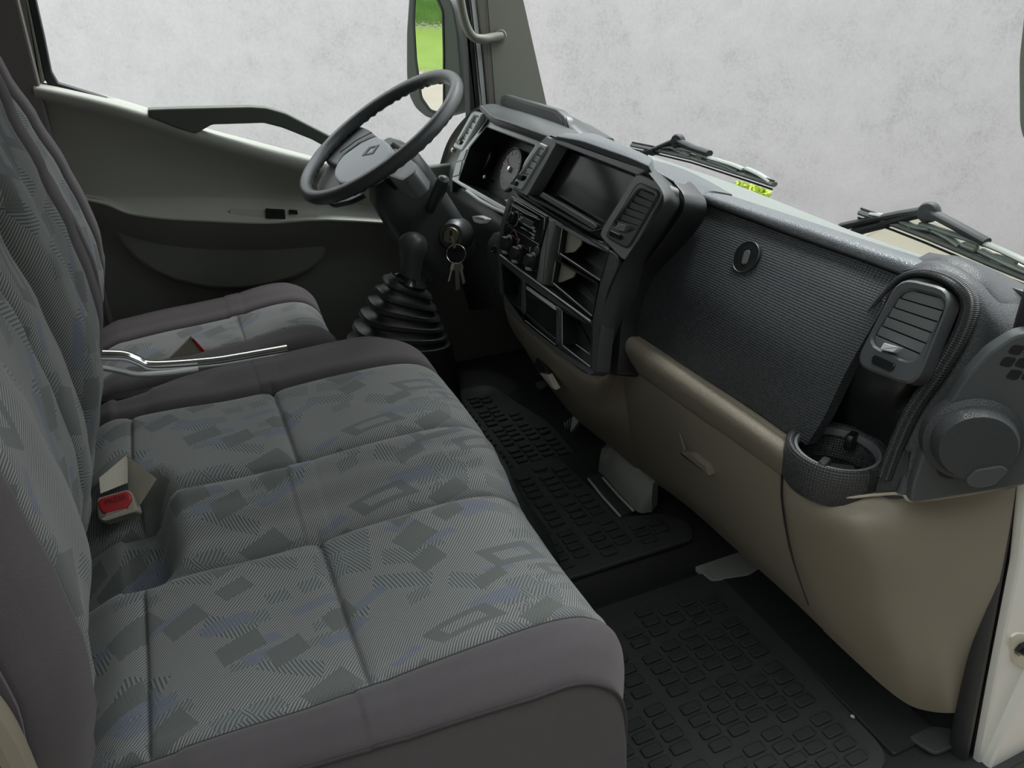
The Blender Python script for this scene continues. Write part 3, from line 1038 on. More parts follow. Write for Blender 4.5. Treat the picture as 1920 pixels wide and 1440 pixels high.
v, f = lathe([(.009, 0), (.009, .006), (.006, .008), (.004, .006), (.001, .006)], W(928, 467, x=.695), V((-1, -.3, .2)), 16)
add('pod_button', v, f, M['gloss'], dash)

# beige lower dashboard
patch('beige_roll', rows(
    [(1181, 617, .765), (1240, 657, .762), (1325, 716, .76), (1410, 772, .76), (1485, 824, .765)],
    [(1173, 628, .735), (1232, 668, .732), (1318, 726, .73), (1402, 783, .73), (1478, 834, .735)],
    [(1166, 652, .722), (1222, 690, .72), (1308, 750, .718), (1396, 808, .718), (1469, 860, .722)],
    [(1168, 676, .740), (1222, 714, .738), (1308, 775, .736), (1394, 834, .736), (1465, 886, .740)],
    [(1170, 682, .752), (1224, 720, .75), (1309, 781, .75), (1394, 840, .75), (1465, 892, .752)]), M['beige'], dash, back=(.02, 0, 0))
patch('glovebox_door', rows(
    [(1170, 683, .746), (1224, 721, .744), (1309, 782, .744), (1394, 841, .744), (1465, 893, .746)],
    [(1168, 730, .765), (1230, 772, .764), (1318, 838, .764), (1400, 900, .764), (1466, 945, .764)],
    [(1172, 790, .80), (1245, 838, .80), (1335, 910, .80), (1415, 975, .80), (1480, 1030, .80)],
    [(1185, 850, .85), (1265, 910, .85), (1355, 985, .85), (1435, 1052, .85), (1510, 1115, .85)],
    [(1198, 884, .90), (1285, 946, .90), (1380, 1030, .90), (1470, 1110, .90), (1545, 1182, .90)]), M['beige_flat'], dash, back=(.02, 0, 0))
hp = plane(on(1300, 860, plane((.772, 0, .5), (-1, 0, -.25))), (-1, 0, -.22))
hd = plate('glovebox_pull', [(1283, 843), (1307, 846), (1334, 868), (1341, 889)], hp, .02, M['beige'], dash, r=.004, lift=.012, bev=.003)
v, f = tube([on(1271, 786, hp, .003), on(1276, 815, hp, .005), on(1284, 843, hp, .010)], .0018, 8)
add('pull_crease', v, f, M['beige_flat'], hd)
patch('beige_stack_skirt', rows(
    [(944, 560, .672), (985, 608, .665), (1043, 658, .66), (1105, 702, .657), (1140, 672, .70), (1168, 640, .745)],
    [(948, 585, .675), (992, 630, .668), (1048, 682, .665), (1108, 722, .665), (1145, 700, .705), (1170, 684, .75)],
    [(960, 618, .70), (1003, 665, .70), (1058, 716, .70), (1112, 752, .705), (1145, 742, .735), (1172, 735, .765)],
    [(985, 655, .73), (1020, 700, .73), (1068, 750, .74), (1118, 788, .75), (1150, 790, .77), (1180, 800, .80)],
    [(988, 662, .76), (1023, 716, .77), (1073, 778, .79), (1112, 812, .81), (1150, 842, .84), (1198, 884, .89)]), M['beige_flat'], dash, back=(.02, .005, 0))
pk = plane(on(1040, 705, plane((.69, 0, .5), (-1, 0, -.3))), (-1, .1, -.25))
plate('lit_opening_edge', [(1025, 695), (1040, 698), (1056, 726), (1048, 722)], pk, .012, M['cream'], dash, r=.003, lift=.018, bev=.001)  # cream plate paints the lit triangle at the opening
plate('skirt_opening', [(1016, 668), (1030, 682), (1040, 698), (1025, 696), (1012, 680)], pk, .012, M['black'], dash, r=.003, lift=.014, bev=.001)

# beige right end, cup holder, vent column
patch('beige_right_end', rows(
    [(1466, 892, .748), (1478, 905, .735), (1525, 922, .735), (1590, 930, .755), (1650, 926, .785), (1700, 934, .80), (1790, 926, .86), (1905, 910, .93)],
    [(1468, 945, .762), (1485, 965, .745), (1540, 985, .735), (1610, 1000, .745), (1680, 1005, .785), (1740, 1010, .83), (1810, 1010, .885), (1890, 1000, .95)],
    [(1488, 1050, .81), (1515, 1075, .80), (1580, 1095, .80), (1645, 1115, .82), (1710, 1125, .86), (1760, 1130, .90), (1815, 1130, .95), (1868, 1120, 1.0)],
    [(1520, 1142, .86), (1560, 1170, .86), (1620, 1205, .88), (1680, 1230, .90), (1735, 1240, .94), (1775, 1245, .98), (1812, 1240, 1.03), (1842, 1230, 1.06)],
    [(1545, 1184, .90), (1600, 1236, .92), (1660, 1290, .96), (1705, 1322, 1.0), (1745, 1334, 1.04), (1780, 1337, 1.06), (1805, 1335, 1.09), (1822, 1330, 1.10)]), M['beige_flat'], dash, nu=6, nv=8, back=(.02, .01, 0))
v, f = tube(spline([W(1466, 893, x=.741), W(1467, 945, x=.755), W(1483, 1035, x=.80), W(1516, 1135, x=.853)], 8), .0016, 8)
add('end_seam', v, f, M['black'], dash)

v, f = tube(spline([W(1482, 895, x=.728), W(1505, 910, x=.724), W(1545, 925, x=.728), W(1592, 932, x=.748), W(1640, 928, x=.775), W(1690, 926, x=.788), W(1712, 939, x=.795), W(1800, 928, x=.855), W(1890, 912, x=.915)], 6), .0022, 8)
add('end_lip', v, f, plastic('pale_beige_edge', (.42, .38, .29), .5), dash)

# arch-shaped column around the right vent
patch('vent_column', rows(
    [(1685, 522, .842), (1712, 511, .835), (1752, 511, .835), (1790, 528, .845)],
    [(1650, 568, .835), (1700, 545, .825), (1760, 548, .825), (1810, 566, .85)],
    [(1610, 622, .825), (1660, 640, .81), (1735, 640, .815), (1800, 622, .845)],
    [(1570, 690, .815), (1630, 720, .80), (1690, 725, .805), (1752, 700, .835)],
    [(1538, 745, .815), (1590, 780, .825), (1650, 790, .825), (1712, 770, .825)],
    [(1512, 800, .815), (1570, 835, .862), (1630, 845, .855), (1684, 840, .82)],
    [(1508, 850, .82), (1570, 890, .875), (1620, 900, .865), (1660, 890, .82)]), M['black'], dash, back=(.03, .005, 0))
arch = spline([W(*q, x=x) for q, x in (((1506, 838), .772), ((1524, 782), .785), ((1556, 705), .80), ((1600, 625), .815), ((1646, 563), .828), ((1690, 521), .835), ((1738, 511), .828), ((1790, 529), .832), ((1818, 565), .838), ((1806, 620), .832), ((1765, 692), .822), ((1715, 765), .812), ((1684, 830), .80), ((1660, 895), .788))], 8)
trim_r = [.0035 + .0095 * sstep(30, 70, i) for i in range(len(arch))]
v, f = tube(arch, trim_r, 12, up=V((-1, 0, .3)), ry=[.003 + .007 * sstep(30, 70, i) for i in range(len(arch))])
nm = [(math.hypot(0, 0)) for _ in v]
uvs = [((i % 12) * .0045, (i // 12) * .009) for i in range(len(v))]
add('column_trim', v, f, M['trimdot'], dash, uv=uvs)
patch('column_tail', rows(
    [(1672, 850, .79), (1690, 845, .80), (1705, 850, .80)],
    [(1652, 885, .785), (1672, 890, .79), (1700, 890, .795)],
    [(1640, 925, .78), (1668, 935, .785), (1700, 935, .79)]), M['dash'], dash, back=(.02, .01, 0))
patch('dash_right_end', rows(
    [(1688, 508, .85), (1700, 497, .868), (1712, 489, .90), (1725, 482, .96)],
    [(1738, 502, .842), (1760, 491, .86), (1785, 492, .90), (1800, 498, .97)],
    [(1795, 522, .842), (1822, 520, .862), (1850, 532, .90), (1880, 532, .98)],
    [(1826, 566, .843), (1850, 577, .855), (1885, 592, .885), (1960, 585, .96)],
    [(1814, 622, .838), (1838, 637, .845), (1870, 652, .862), (1960, 690, .91)],
    [(1770, 694, .828), (1798, 708, .833), (1830, 722, .843), (1940, 782, .885)],
    [(1718, 770, .815), (1743, 788, .82), (1775, 800, .83), (1930, 850, .88)],
    [(1684, 833, .803), (1704, 843, .805), (1735, 855, .815), (1910, 905, .88)],
    [(1660, 900, .79), (1680, 912, .79), (1702, 929, .79), (1895, 916, .88)]), M['dash'], dash, nu=6, nv=6, back=(.03, .01, 0))
PE = plane(on(1790, 800, plane((.815, 0, .7), (-1, 0, 0))), (on(1790, 800, plane((.815, 0, .7), (-1, 0, 0))) - W(1700, 930, x=.785)).cross(W(1885, 905, x=.868) - W(1700, 930, x=.785)))
plate('end_panel', [(1702, 932), (1706, 900), (1725, 842), (1762, 766), (1806, 700), (1850, 652), (1900, 620), (1960, 610), (1960, 890), (1888, 908), (1712, 936)], PE, .02, M['dash_smooth'], dash, r=.008, lift=.012, bev=.004)
kc = on(1822, 822, PE, .012)
v, f = lathe([(.056, -.01), (.054, .004), (.047, .008), (.045, .020), (.041, .027), (.034, .028), (.001, .028)], kc, PE[1], 36)
kn = add('round_cover', v, f, M['dash'], dash)
plate('cover_latch', [(1793, 868), (1812, 850), (1860, 842), (1872, 852), (1846, 878), (1818, 884), (1800, 880)], PE, .01, M['dash_smooth'], kn, r=.004, lift=.042, bev=.002)
plate('finger_notch', [(1750, 872), (1762, 865), (1790, 868), (1800, 882), (1775, 888), (1756, 882)], PE, .004, M['black'], kn, r=.006, lift=.0145, bev=0)
for j in range(3):
    for i in range(3):
        bx, by = 1856 + i * 28 + (2 - j) * 12, 702 - j * 24 + i * 2
        if i == 0 and j == 2:
            continue
        plate('grille_slot', [(bx - 2, by - 1), (bx + 10, by - 17), (bx + 33, by - 14), (bx + 20, by + 4)], PE, .004, M['gloss'], dash, r=.004, lift=.0125, bev=0)

# cup holder
cc = W(1571, 836, z=.668)
R0 = .066
v, f = lathe([(.001, -.060), (R0 - .004, -.060), (R0, -.052), (R0 + .003, -.022), (R0 + .003, -.006), (R0, .0), (R0 - .007, -.001), (R0 - .010, -.006), (R0 - .012, -.055), (.001, -.055)], cc, Z, 48, False, False)
uvs = [((i % 48) * .009, [0, .06, .072, .11, .126, .133, .14, .146, .2, .26][i // 48]) for i in range(len(v))]
cu = add('cup_holder', v, f, M['trimdot'], dash, uv=uvs)
v, f = lathe([(R0 - .009, -.012), (R0 - .009, -.003), (R0 - .013, -.003), (R0 - .015, -.010), (R0 - .015, -.013)], cc, Z, 48, False, False)
add('rim_liner', v, f, M['slat'], cu)
v, f = lathe([(.001, -.053), (R0 - .013, -.053), (R0 - .013, -.050), (.001, -.050)], cc, Z, 32)
add('cup_base', v, f, M['gloss'], cu)
for an in (205, 20):
    dr = V((math.cos(math.radians(an)), math.sin(math.radians(an)), 0))
    v, f = box(cc + dr * (R0 - .020) + Z * -.012, (dr, Z.cross(dr), Z), (.010, .006, .012), .002)
    add('cup_clip', v, f, M['black'], cu)
v, f = box(cc + V((.012, .01, -.046)), (V((.8, -.6, 0)), V((.6, .8, 0)), Z), (.03, .008, .003), .002)
add('cup_divider', v, f, M['dash_smooth'], cu)

# ------------------------------------------------------------------ seats
def surf(name, ys, xs, fn, mat, parent, back=(0, 0, -.03), nx=1, **k):
    """seat surface: fn(x_station_index parameter s, y) -> point; xs = list of s, ys = list of y"""
    g = [[fn(s_, y) for y in ys] for s_ in xs]
    v, f, uv = grid_mesh(g, back)
    return add(name, v, f, mat, parent, uv=uv, ang=75, **k)


def lin(a, b, n):
    return [a + (b - a) * i / n for i in range(n + 1)]


def profile_at(tab):
    pts = spline([V((x, 0, z)) for x, z in tab], 6)
    return pts


def groove(d, w=.011, h=.008):
    return -h * max(0.0, 1 - abs(d) / w) ** 1.2


# passenger bench
bench = thing('passenger_bench_seat', 'double passenger bench with grey patterned cushions and dark cloth edges, nearest the camera', 'seat', (.12, 1.13, .0))
BX = [(-.30, -.045), (-.24, -.02), (-.19, .004), (-.160, .004), (-.150, -.006), (-.140, .003), (-.07, .004), (.02, .000), (.08, .001), (.103, -.003), (.112, -.011), (.121, -.002), (.15, .004), (.24, .010), (.33, .012), (.385, .008), (.425, -.004), (.458, -.030), (.478, -.068), (.487, -.12), (.488, -.20), (.486, -.30)]
bprof = profile_at(BX)
BY = [(.598, .425), (.612, .440), (.635, .452), (.665, .452), (.70, .440), (.74, .431), (.86, .426), (.98, .430), (1.02, .436), (1.06, .452), (1.11, .478), (1.155, .494), (1.175, .490), (1.21, .497), (1.31, .499), (1.42, .497), (1.455, .492), (1.48, .499), (1.55, .502), (1.61, .492), (1.64, .472), (1.655, .44)]
SEAMS = (.70, 1.02, 1.172, 1.458)


def bench_pt(i, y):
    p = bprof[i]
    near = sstep(.72, .60, y)
    far = sstep(1.50, 1.65, y)
    z = lerp_tab(BY, y) + p.z
    for sy in SEAMS:
        z += groove(y - sy, .012, .007)
    x = p.x
    if x > .3:
        x -= (.045 * near * near + .05 * far * far) * sstep(.3, .45, x)
        if 1.0 < y < 1.2:
            x -= .0
    # crumples in the far side cloth
    if y > 1.47:
        z += .006 * math.exp(-((x + .02) / .03) ** 2 - ((y - 1.56) / .035) ** 2) * -1.6 + .004 * math.exp(-((x - .04) / .04) ** 2 - ((y - 1.55) / .04) ** 2)
    if abs(p.x + .15) < .03 and not (.71 < y < 1.01 or 1.18 < y < 1.45):
        z = z - p.z
    if abs(p.x - .112) < .02 and not (.70 < y < 1.025 or 1.17 < y < 1.46):
        z = z - p.z + .003
    z -= .075 * sstep(-.085, -.135, x) * sstep(1.015, 1.06, y) * sstep(1.235, 1.19, y)
    y -= .085 * sstep(.04, -.2, x) * sstep(1.46, 1.65, y)
    y += .034 * sstep(.72, .60, y) * max(0, min(1, (.30 - x) / .33))
    return V((x, y, z))


IDX = list(range(len(bprof)))
surf('side_bolster', lin(.598, .70, 10), IDX, bench_pt, M['weave'], bench)
surf('seat_cushion', lin(.70, 1.02, 22), IDX, bench_pt, M['fabric'], bench)
surf('raised_ridge', lin(1.02, 1.172, 14), IDX, bench_pt, M['fabric'], bench)
surf('seat_cushion', lin(1.172, 1.458, 20), IDX, bench_pt, M['fabric'], bench)
surf('side_bolster', lin(1.458, 1.655, 16), IDX, bench_pt, M['weave'], bench)
fi = [i for i in IDX if bprof[i].x > -.24]
# near side panel
g = []
for k in range(7):
    t = k / 6
    row = []
    for i in fi:
        p = bench_pt(i, .598)
        row.append(V((p.x + .004 * math.sin(t * 3.1) + (.0 if p.x < .44 else 0), p.y - .008 * math.sin(t * 2.6), p.z + (max(.10, .0) - p.z) * t)))
    g.append(row)
v, f, uv = grid_mesh(g, (0, .02, 0))
add('side_panel', v, f, M['weave'], bench, uv=uv, ang=75)
v, f = tube([bench_pt(i, .598) + V((0, -.001, .001)) for i in fi], .0028, 8)
add('piping', v, f, M['piping'], bench)
v, f = tube([bench_pt(i, .700) + V((0, 0, .0005)) for i in IDX if bprof[i].z > -.2], .0013, 6)
add('piping', v, f, M['piping'], bench)
v, f = tube([bench_pt(i, 1.458) + V((0, 0, .0005)) for i in IDX if bprof[i].z > -.2], .0013, 6)
add('piping', v, f, M['piping'], bench)
v, f = tube([bench_pt(i, 1.172) + V((0, 0, .0005)) for i in IDX if bprof[i].z > -.2], .0012, 6)
add('piping', v, f, M['piping'], bench)
# dark glossy box under the bench
patch('seat_base', [[V((xo + dx, y, z)) for dx, z in ((-.10, .385), (-.03, .365), (.0, .31), (.05, .20), (.10, .10), (.115, .0))] for y, xo in ((.64, .33), (.9, .35), (1.02, .40), (1.10, .50), (1.20, .54), (1.35, .545), (1.50, .545), (1.66, .535))], plastic('dark_seat_box', (.045, .052, .058), .22, .5, 300), bench, back=(-.05, 0, 0))


def back_x(z):
    return lerp_tab([(.33, -.30), (.40, -.275), (.48, -.222), (.55, -.197), (.61, -.182), (.68, -.175), (.76, -.178), (.85, -.187), (.95, -.205), (1.05, -.226), (1.25, -.272), (1.45, -.32)], z)


def make_back(name, y0, y1, stations, parent, mats, zs, lean=0.0):
    """stations: list of (y, bulge) ; mats: list of (ya, yb, material, part name)"""
    def pt(z, y):
        d = lerp_tab(stations, y)
        if d > -.02:
            d = d * sstep(.54, .74, z) if d > 0 and y > .70 else d
        d -= lean * max(0, z - .58)
        for ya, yb, mt, nm in mats[:-1]:
            d += groove(y - yb, .010, .006)
        return V((back_x(z) + d, y, z))
    for ya, yb, mt, nm in mats:
        n = max(6, int((yb - ya) / .014))
        g = [[pt(z, y) for y in lin(ya, yb, n)] for z in zs]
        v, f, uv = grid_mesh(g, (-.04, 0, 0))
        add(nm, v, f, mt, parent, uv=uv, ang=75)


ZS = lin(.36, 1.42, 53)
bk = [(.590, -.16), (.594, -.075), (.603, -.035), (.622, .0), (.650, .017), (.675, .013), (.72, .016), (.775, .024), (.83, .012), (.88, -.012), (.97, -.016), (1.03, -.010), (1.09, .0), (1.13, -.001), (1.168, -.03), (1.178, -.10)]
make_back('backrest', .59, 1.178, bk, bench, [(.590, .68, M['weave'], 'backrest_bolster'), (.68, .85, M['fabric'], 'backrest_cushion'), (.85, 1.05, M['fabric'], 'backrest_cushion'), (1.05, 1.178, M['fabric'], 'backrest_cushion')], ZS)
bk = [(1.180, -.10), (1.19, -.01), (1.215, .022), (1.255, .028), (1.33, -.002), (1.42, -.004), (1.47, .010), (1.50, .016), (1.55, .020), (1.58, .004), (1.61, -.03), (1.625, -.10)]
make_back('backrest', 1.18, 1.625, bk, bench, [(1.180, 1.30, M['fabric'], 'backrest_cushion'), (1.30, 1.50, M['fabric'], 'backrest_cushion'), (1.50, 1.625, M['weave'], 'backrest_bolster')], ZS)
g = [[V((back_x(z) - .035 - .30 * t * t * 0 - .14 * t, .594 - .004 * math.sin(t * 3.1), z - .03 * t)) for t in lin(0, 1, 6)] for z in ZS]
v, f, uv = grid_mesh(g, (0, .02, 0))
add('backrest_side', v, f, M['weave'], bench, uv=uv, ang=75)
v, f = tube([V((back_x(z) - .036, .6015, z)) for z in ZS], .0026, 8)
add('piping', v, f, M['piping'], bench)
v, f = tube(spline([W(-60, 1290, y=.58), W(-12, 1345, y=.58), W(20, 1400, y=.58), W(55, 1480, y=.58)], 5), .012, 8, ry=.016)
add('lower_trim', v, f, M['beige_flat'], bench)

# driver's seat
dseat = thing('driver_seat', 'single driver seat with grey patterned centre and dark cloth edges by the far door', 'seat', (.05, 1.96, 0))
DX = [(-.30, -.04), (-.25, -.02), (-.20, -.002), (-.17, .0), (-.08, .002), (.0, .0), (.08, -.001), (.092, -.004), (.10, -.010), (.108, -.003), (.14, .004), (.20, .008), (.25, .004), (.285, -.008), (.312, -.034), (.325, -.07), (.330, -.13), (.328, -.22)]
dprof = profile_at(DX)
DY = [(1.735, .42), (1.745, .438), (1.77, .452), (1.83, .452), (1.865, .443), (1.90, .436), (1.97, .436), (2.02, .442), (2.05, .452), (2.10, .466), (2.14, .464), (2.175, .445), (2.19, .41)]


def dseat_pt(i, y):
    p = dprof[i]
    near, far = sstep(1.84, 1.735, y), sstep(2.08, 2.19, y)
    z = lerp_tab(DY, y) + p.z + groove(y - 1.865, .011, .006) + groove(y - 2.035, .011, .006)
    x = p.x - (.03 * near * near + .05 * far * far) * sstep(.15, .3, p.x)
    if abs(p.x - .10) < .02 and not (1.87 < y < 2.03):
        z = z - p.z + .002
    z -= .036 * max(0, .25 - x) / .45
    return V((x, y, z))


DI = list(range(len(dprof)))
surf('side_bolster', lin(1.735, 1.865, 10), DI, dseat_pt, M['weave'], dseat)
surf('seat_cushion', lin(1.865, 2.035, 14), DI, dseat_pt, M['fabric'], dseat)
surf('side_bolster', lin(2.035, 2.19, 12), DI, dseat_pt, M['weave'], dseat)
fi = [i for i in DI if dprof[i].x > -.24]
g = [[(lambda p: V((p.x, 1.735 - .004 * math.sin(t * 3), p.z + (.24 - p.z) * t)))(dseat_pt(i, 1.735)) for i in fi] for t in lin(0, 1, 5)]
v, f, uv = grid_mesh(g, (0, .02, 0))
add('side_panel', v, f, M['weave'], dseat, uv=uv, ang=75)
v, f = tube([dseat_pt(i, 1.736) for i in fi], .0024, 8)
add('piping', v, f, M['piping'], dseat)
v, f = boxw((.03, 1.96, .17), (.26, .20, .17), .01)
add('seat_base', v, f, M['black'], dseat, smooth=False)
bk = [(1.745, -.10), (1.755, -.03), (1.79, .015), (1.84, .012), (1.88, .0), (1.98, -.005), (2.02, .004), (2.06, .014), (2.12, .012), (2.15, -.02), (2.165, -.10)]
make_back('backrest', 1.745, 2.165, bk, dseat, [(1.745, 1.86, M['weave'], 'backrest_bolster'), (1.86, 2.035, M['fabric'], 'backrest_cushion'), (2.035, 2.165, M['weave'], 'backrest_bolster')], lin(.38, 1.28, 40), lean=.13)

# ------------------------------------------------------------------ console tray between the seats
con = thing('console_tray', 'black tray with bright polished edge between the bench and the driver seat', 'tray', (0, 1.69, .30))
pA = spline([W(150, 657, y=1.70), W(185, 662, y=1.70), W(232, 664, y=1.70), W(258, 673, y=1.70), W(280, 682, y=1.70), W(330, 681, y=1.70), W(400, 675, y=1.70), W(440, 669, y=1.70), W(538, 652, y=1.70)], 6)
v, f = tube(pA, .0075, 10, ry=.011)
add('tray_edge', v, f, M['chrome'], con)
v, f = tube([p + V((0, -.016, -.007)) for p in pA], .0032, 8)
add('tray_edge', v, f, M['silver'], con)
pB = spline([W(150, 688, y=1.675), W(185, 688, y=1.675), W(225, 695, y=1.675), W(260, 702, y=1.675), W(310, 700, y=1.675), W(345, 696, y=1.675), W(372, 692, y=1.675)], 6)
v, f = tube(pB, .006, 10, ry=.009)
add('tray_edge', v, f, M['silver'], con)
v, f = boxw((.0, 1.695, .335), (.25, .03, .085), .01)
add('tray_body', v, f, M['black'], con)
v, f = boxw((.0, 1.665, .36), (.24, .006, .07), .003)
add('tray_side', v, f, M['gloss'], con)


# ------------------------------------------------------------------ seat belt buckles
def bent_strip(name, path, width_dirs, width, thick, mat, parent, **k):
    loops = []
    for p, wd in zip(path, width_dirs):
        wd = wd.normalized()
        loops.append((p, wd))
    verts, faces = [], []
    for i, (p, wd) in enumerate(loops):
        t = (loops[min(i + 1, len(loops) - 1)][0] - loops[max(i - 1, 0)][0]).normalized()
        n = t.cross(wd).normalized()
        verts += [p - wd * width / 2 + n * thick / 2, p + wd * width / 2 + n * thick / 2, p + wd * width / 2 - n * thick / 2, p - wd * width / 2 - n * thick / 2]
    m = len(loops)
    for i in range(m - 1):
        for j in range(4):
            faces.append((i * 4 + j, i * 4 + (j + 1) % 4, (i + 1) * 4 + (j + 1) % 4, (i + 1) * 4 + j))
    faces += [(3, 2, 1, 0), tuple((m - 1) * 4 + j for j in range(4))]
    uv = []
    L = 0
    for i in range(m):
        if i:
            L += (loops[i][0] - loops[i - 1][0]).length
        uv += [(0, L), (width, L), (width, L), (0, L)]
    return add(name, verts, faces, mat, parent, uv=uv, **k)


bp0 = W(213, 950, z=.485)
PB = plane(bp0, (-.1, -.75, .75))
bk1 = thing('seat_belt_buckle', 'seat belt buckle with red PRESS button lying in the bench fold', 'buckle', bp0 - Z * .03)
plate('housing', [(181, 938), (185, 933), (238, 918), (247, 922), (252, 936), (255, 947), (258, 956), (255, 961), (196, 979), (186, 976), (183, 962)], PB, .03, M['buckle'], bk1, r=.004, bev=.002)
rb = plate('release_button', [(183, 942), (190, 935), (238, 921), (246, 927), (249, 937), (241, 950), (236, 956), (200, 965), (190, 960)], PB, .01, M['red'], bk1, r=.004, lift=.005, bev=.003)
plate('buckle_lip', [(186, 972), (197, 968), (200, 963), (237, 953), (236, 957), (250, 949), (257, 954), (255, 961), (197, 979)], PB, .006, M['buckle'], bk1, r=.003, lift=.006, bev=.002)


def lettering(text, c, u, vdir, size, mat, parent, ext=.0004, name='lettering'):
    cu_ = bpy.data.curves.new(name, 'FONT')
    cu_.body = text
    cu_.size = size
    cu_.extrude = ext
    cu_.align_x = 'CENTER'
    cu_.align_y = 'CENTER'
    cu_.materials.append(mat)
    tmp = bpy.data.objects.new(name + '_curve', cu_)
    COL.objects.link(tmp)
    dg = bpy.context.evaluated_depsgraph_get()
    me = bpy.data.meshes.new_from_object(tmp.evaluated_get(dg))
    bpy.data.objects.remove(tmp)
    u, vdir = u.normalized(), vdir.normalized()
    n = u.cross(vdir).normalized()
    vdir = n.cross(u)
    vs_ = [c + u * q.co.x + vdir * q.co.y + n * q.co.z for q in me.vertices]
    fs = [tuple(p.vertices) for p in me.polygons]
    return add(name, vs_, fs, mat, parent, smooth=False)


pu = on(230, 933, PB) - on(202, 942, PB)
pv = on(213, 930, PB) - on(217, 944, PB)
lettering('PRESS', on(215.5, 937.5, PB, .0055), pu, pv, .0125, plastic('dark_red_print', (.13, .008, .01), .5), rb)
# the webbing loop behind it
top = W(238, 853, z=.540)
a0, a1 = W(243, 880, z=.535), W(272, 905, z=.515)
st = W(240, 950, z=.47)
mb = MB()
def sheet(mb, q, n, t=.0012):
    n = V(n).normalized()
    mb.put(*rings([[p - n * t for p in q], [p for p in q]]))
P_ = lambda px, py, zz: W(px, py, z=zz)
v, f = [], []
def belt_sheet(name, quad, n):
    q = [V(p) for p in quad]
    nn = V(n).normalized()
    # subdivide
    N = 6
    g = [[q[0].lerp(q[1], i / N).lerp(q[3].lerp(q[2], i / N), j / N) for i in range(N + 1)] for j in range(N + 1)]
    vv, ff, uv = grid_mesh(g, -nn * .0015)
    return add(name, vv, ff, M['belt'], bk1, uv=uv)
belt_sheet('webbing', [P_(238, 853, .535), P_(294, 898, .520), P_(262, 948, .470), P_(230, 915, .478)], (.3, -.6, .7))
belt_sheet('webbing', [P_(238, 853, .534), P_(186, 896, .516), P_(188, 925, .500), P_(238, 905, .502)], (-.6, -.3, .6))

bk2 = thing('seat_belt_buckle', 'grey beige buckle with red edge standing beside the driver seat', 'buckle', W(350, 672, y=1.735))
p1 = plane((0, 1.715, 0), (0, -1, .3))
plate('housing', [(318, 671), (357, 632), (362, 634), (390, 668), (386, 676), (330, 678)], p1, .022, M['buckle'], bk2, r=.003, bev=.002)
plate('release_button', [(359, 633), (364, 636), (394, 668), (388, 671), (361, 640)], p1, .016, M['red'], bk2, r=.002, bev=.002, lift=.003)
v, f = lathe([(.004, 0), (.004, .003), (.001, .004)], on(359, 633, p1, .003), p1[1], 10)
add('rivet', v, f, M['chrome'], bk2)

# ------------------------------------------------------------------ gear lever with bellows
gy = 1.71
gear = thing('gear_lever', 'black gear lever with rounded grip rising from a ribbed rubber gaiter', 'gear lever', W(745, 640, y=gy) + V((0, 0, -.12)))
kt, kb = W(776, 436, y=gy), W(768, 530, y=gy)
ax_ = (kt - kb).normalized()
L = (kt - kb).length
v, f = lathe([(.024, -.004), (.0245, L * .2), (.027, L * .45), (.0315, L * .58), (.0350, L * .70), (.0352, L * .77), (.0330, L * .85), (.0270, L * .925), (.0180, L * .975), (.008, L * .997), (.001, L)], kb, ax_, 28, up=V((0, 1, 0)))
add('grip', v, f, M['dash_smooth'], gear)
v, f = lathe([(.013, -.05), (.013, .01)], kb, ax_, 16, up=V((0, 1, 0)))
add('shaft', v, f, M['gloss'], gear)
b0, b1 = W(742, 640, y=gy) + V((0, .02, -.02)), W(766, 524, y=gy)
sec = []
NR = 6
for k in range(NR):
    t0 = k / NR
    for (dt, rr) in ((0.02, .88), (.20, 1.02), (.52, 1.03), (.70, .88), (.97, .85)):
        t = t0 + dt / NR
        sec.append((t, rr))
loops = []
for t, rr in sec:
    c = b0.lerp(b1, t)
    hw = (.128 - .083 * t ** 1.1) * rr       # half length along x
    hy = (.086 - .046 * t ** 1.1) * rr
    shift = V((.012 * (1 - t), 0, 0))
    lp = []
    for a in range(40):
        an = 2 * math.pi * a / 40
        ca, sa = math.cos(an), math.sin(an)
        pw = .66
        lp.append(c + shift + V((math.copysign(abs(ca) ** pw, ca) * hw, math.copysign(abs(sa) ** pw, sa) * hy, -math.copysign(abs(ca) ** pw, ca) * hw * (.10 + .45 * t) )))
    loops.append(lp)
v, f = rings(loops)
add('gaiter', v, f, plastic('gaiter_rubber', (.022, .025, .026), .33, .15, 900), gear, ang=55)
v, f = lathe([(.045, -.012), (.047, -.004), (.03, .006), (.018, .012)], b1, V((.42, 0, 1)), 24)
add('gaiter_collar', v, f, M['gloss'], gear)
mb = MB()
mb.put(*rings([rpoly([b0 + V((x * s_, y * s_, z)) for x, y in ((-.10, -.04), (.16, -.04), (.16, .11), (-.10, .11))], .05, 6) for z, s_ in ((-.28, 1.15), (-.06, 1.0), (-.01, .94), (.005, .86))]))
mb.build('gear_base', M['black'], gear)

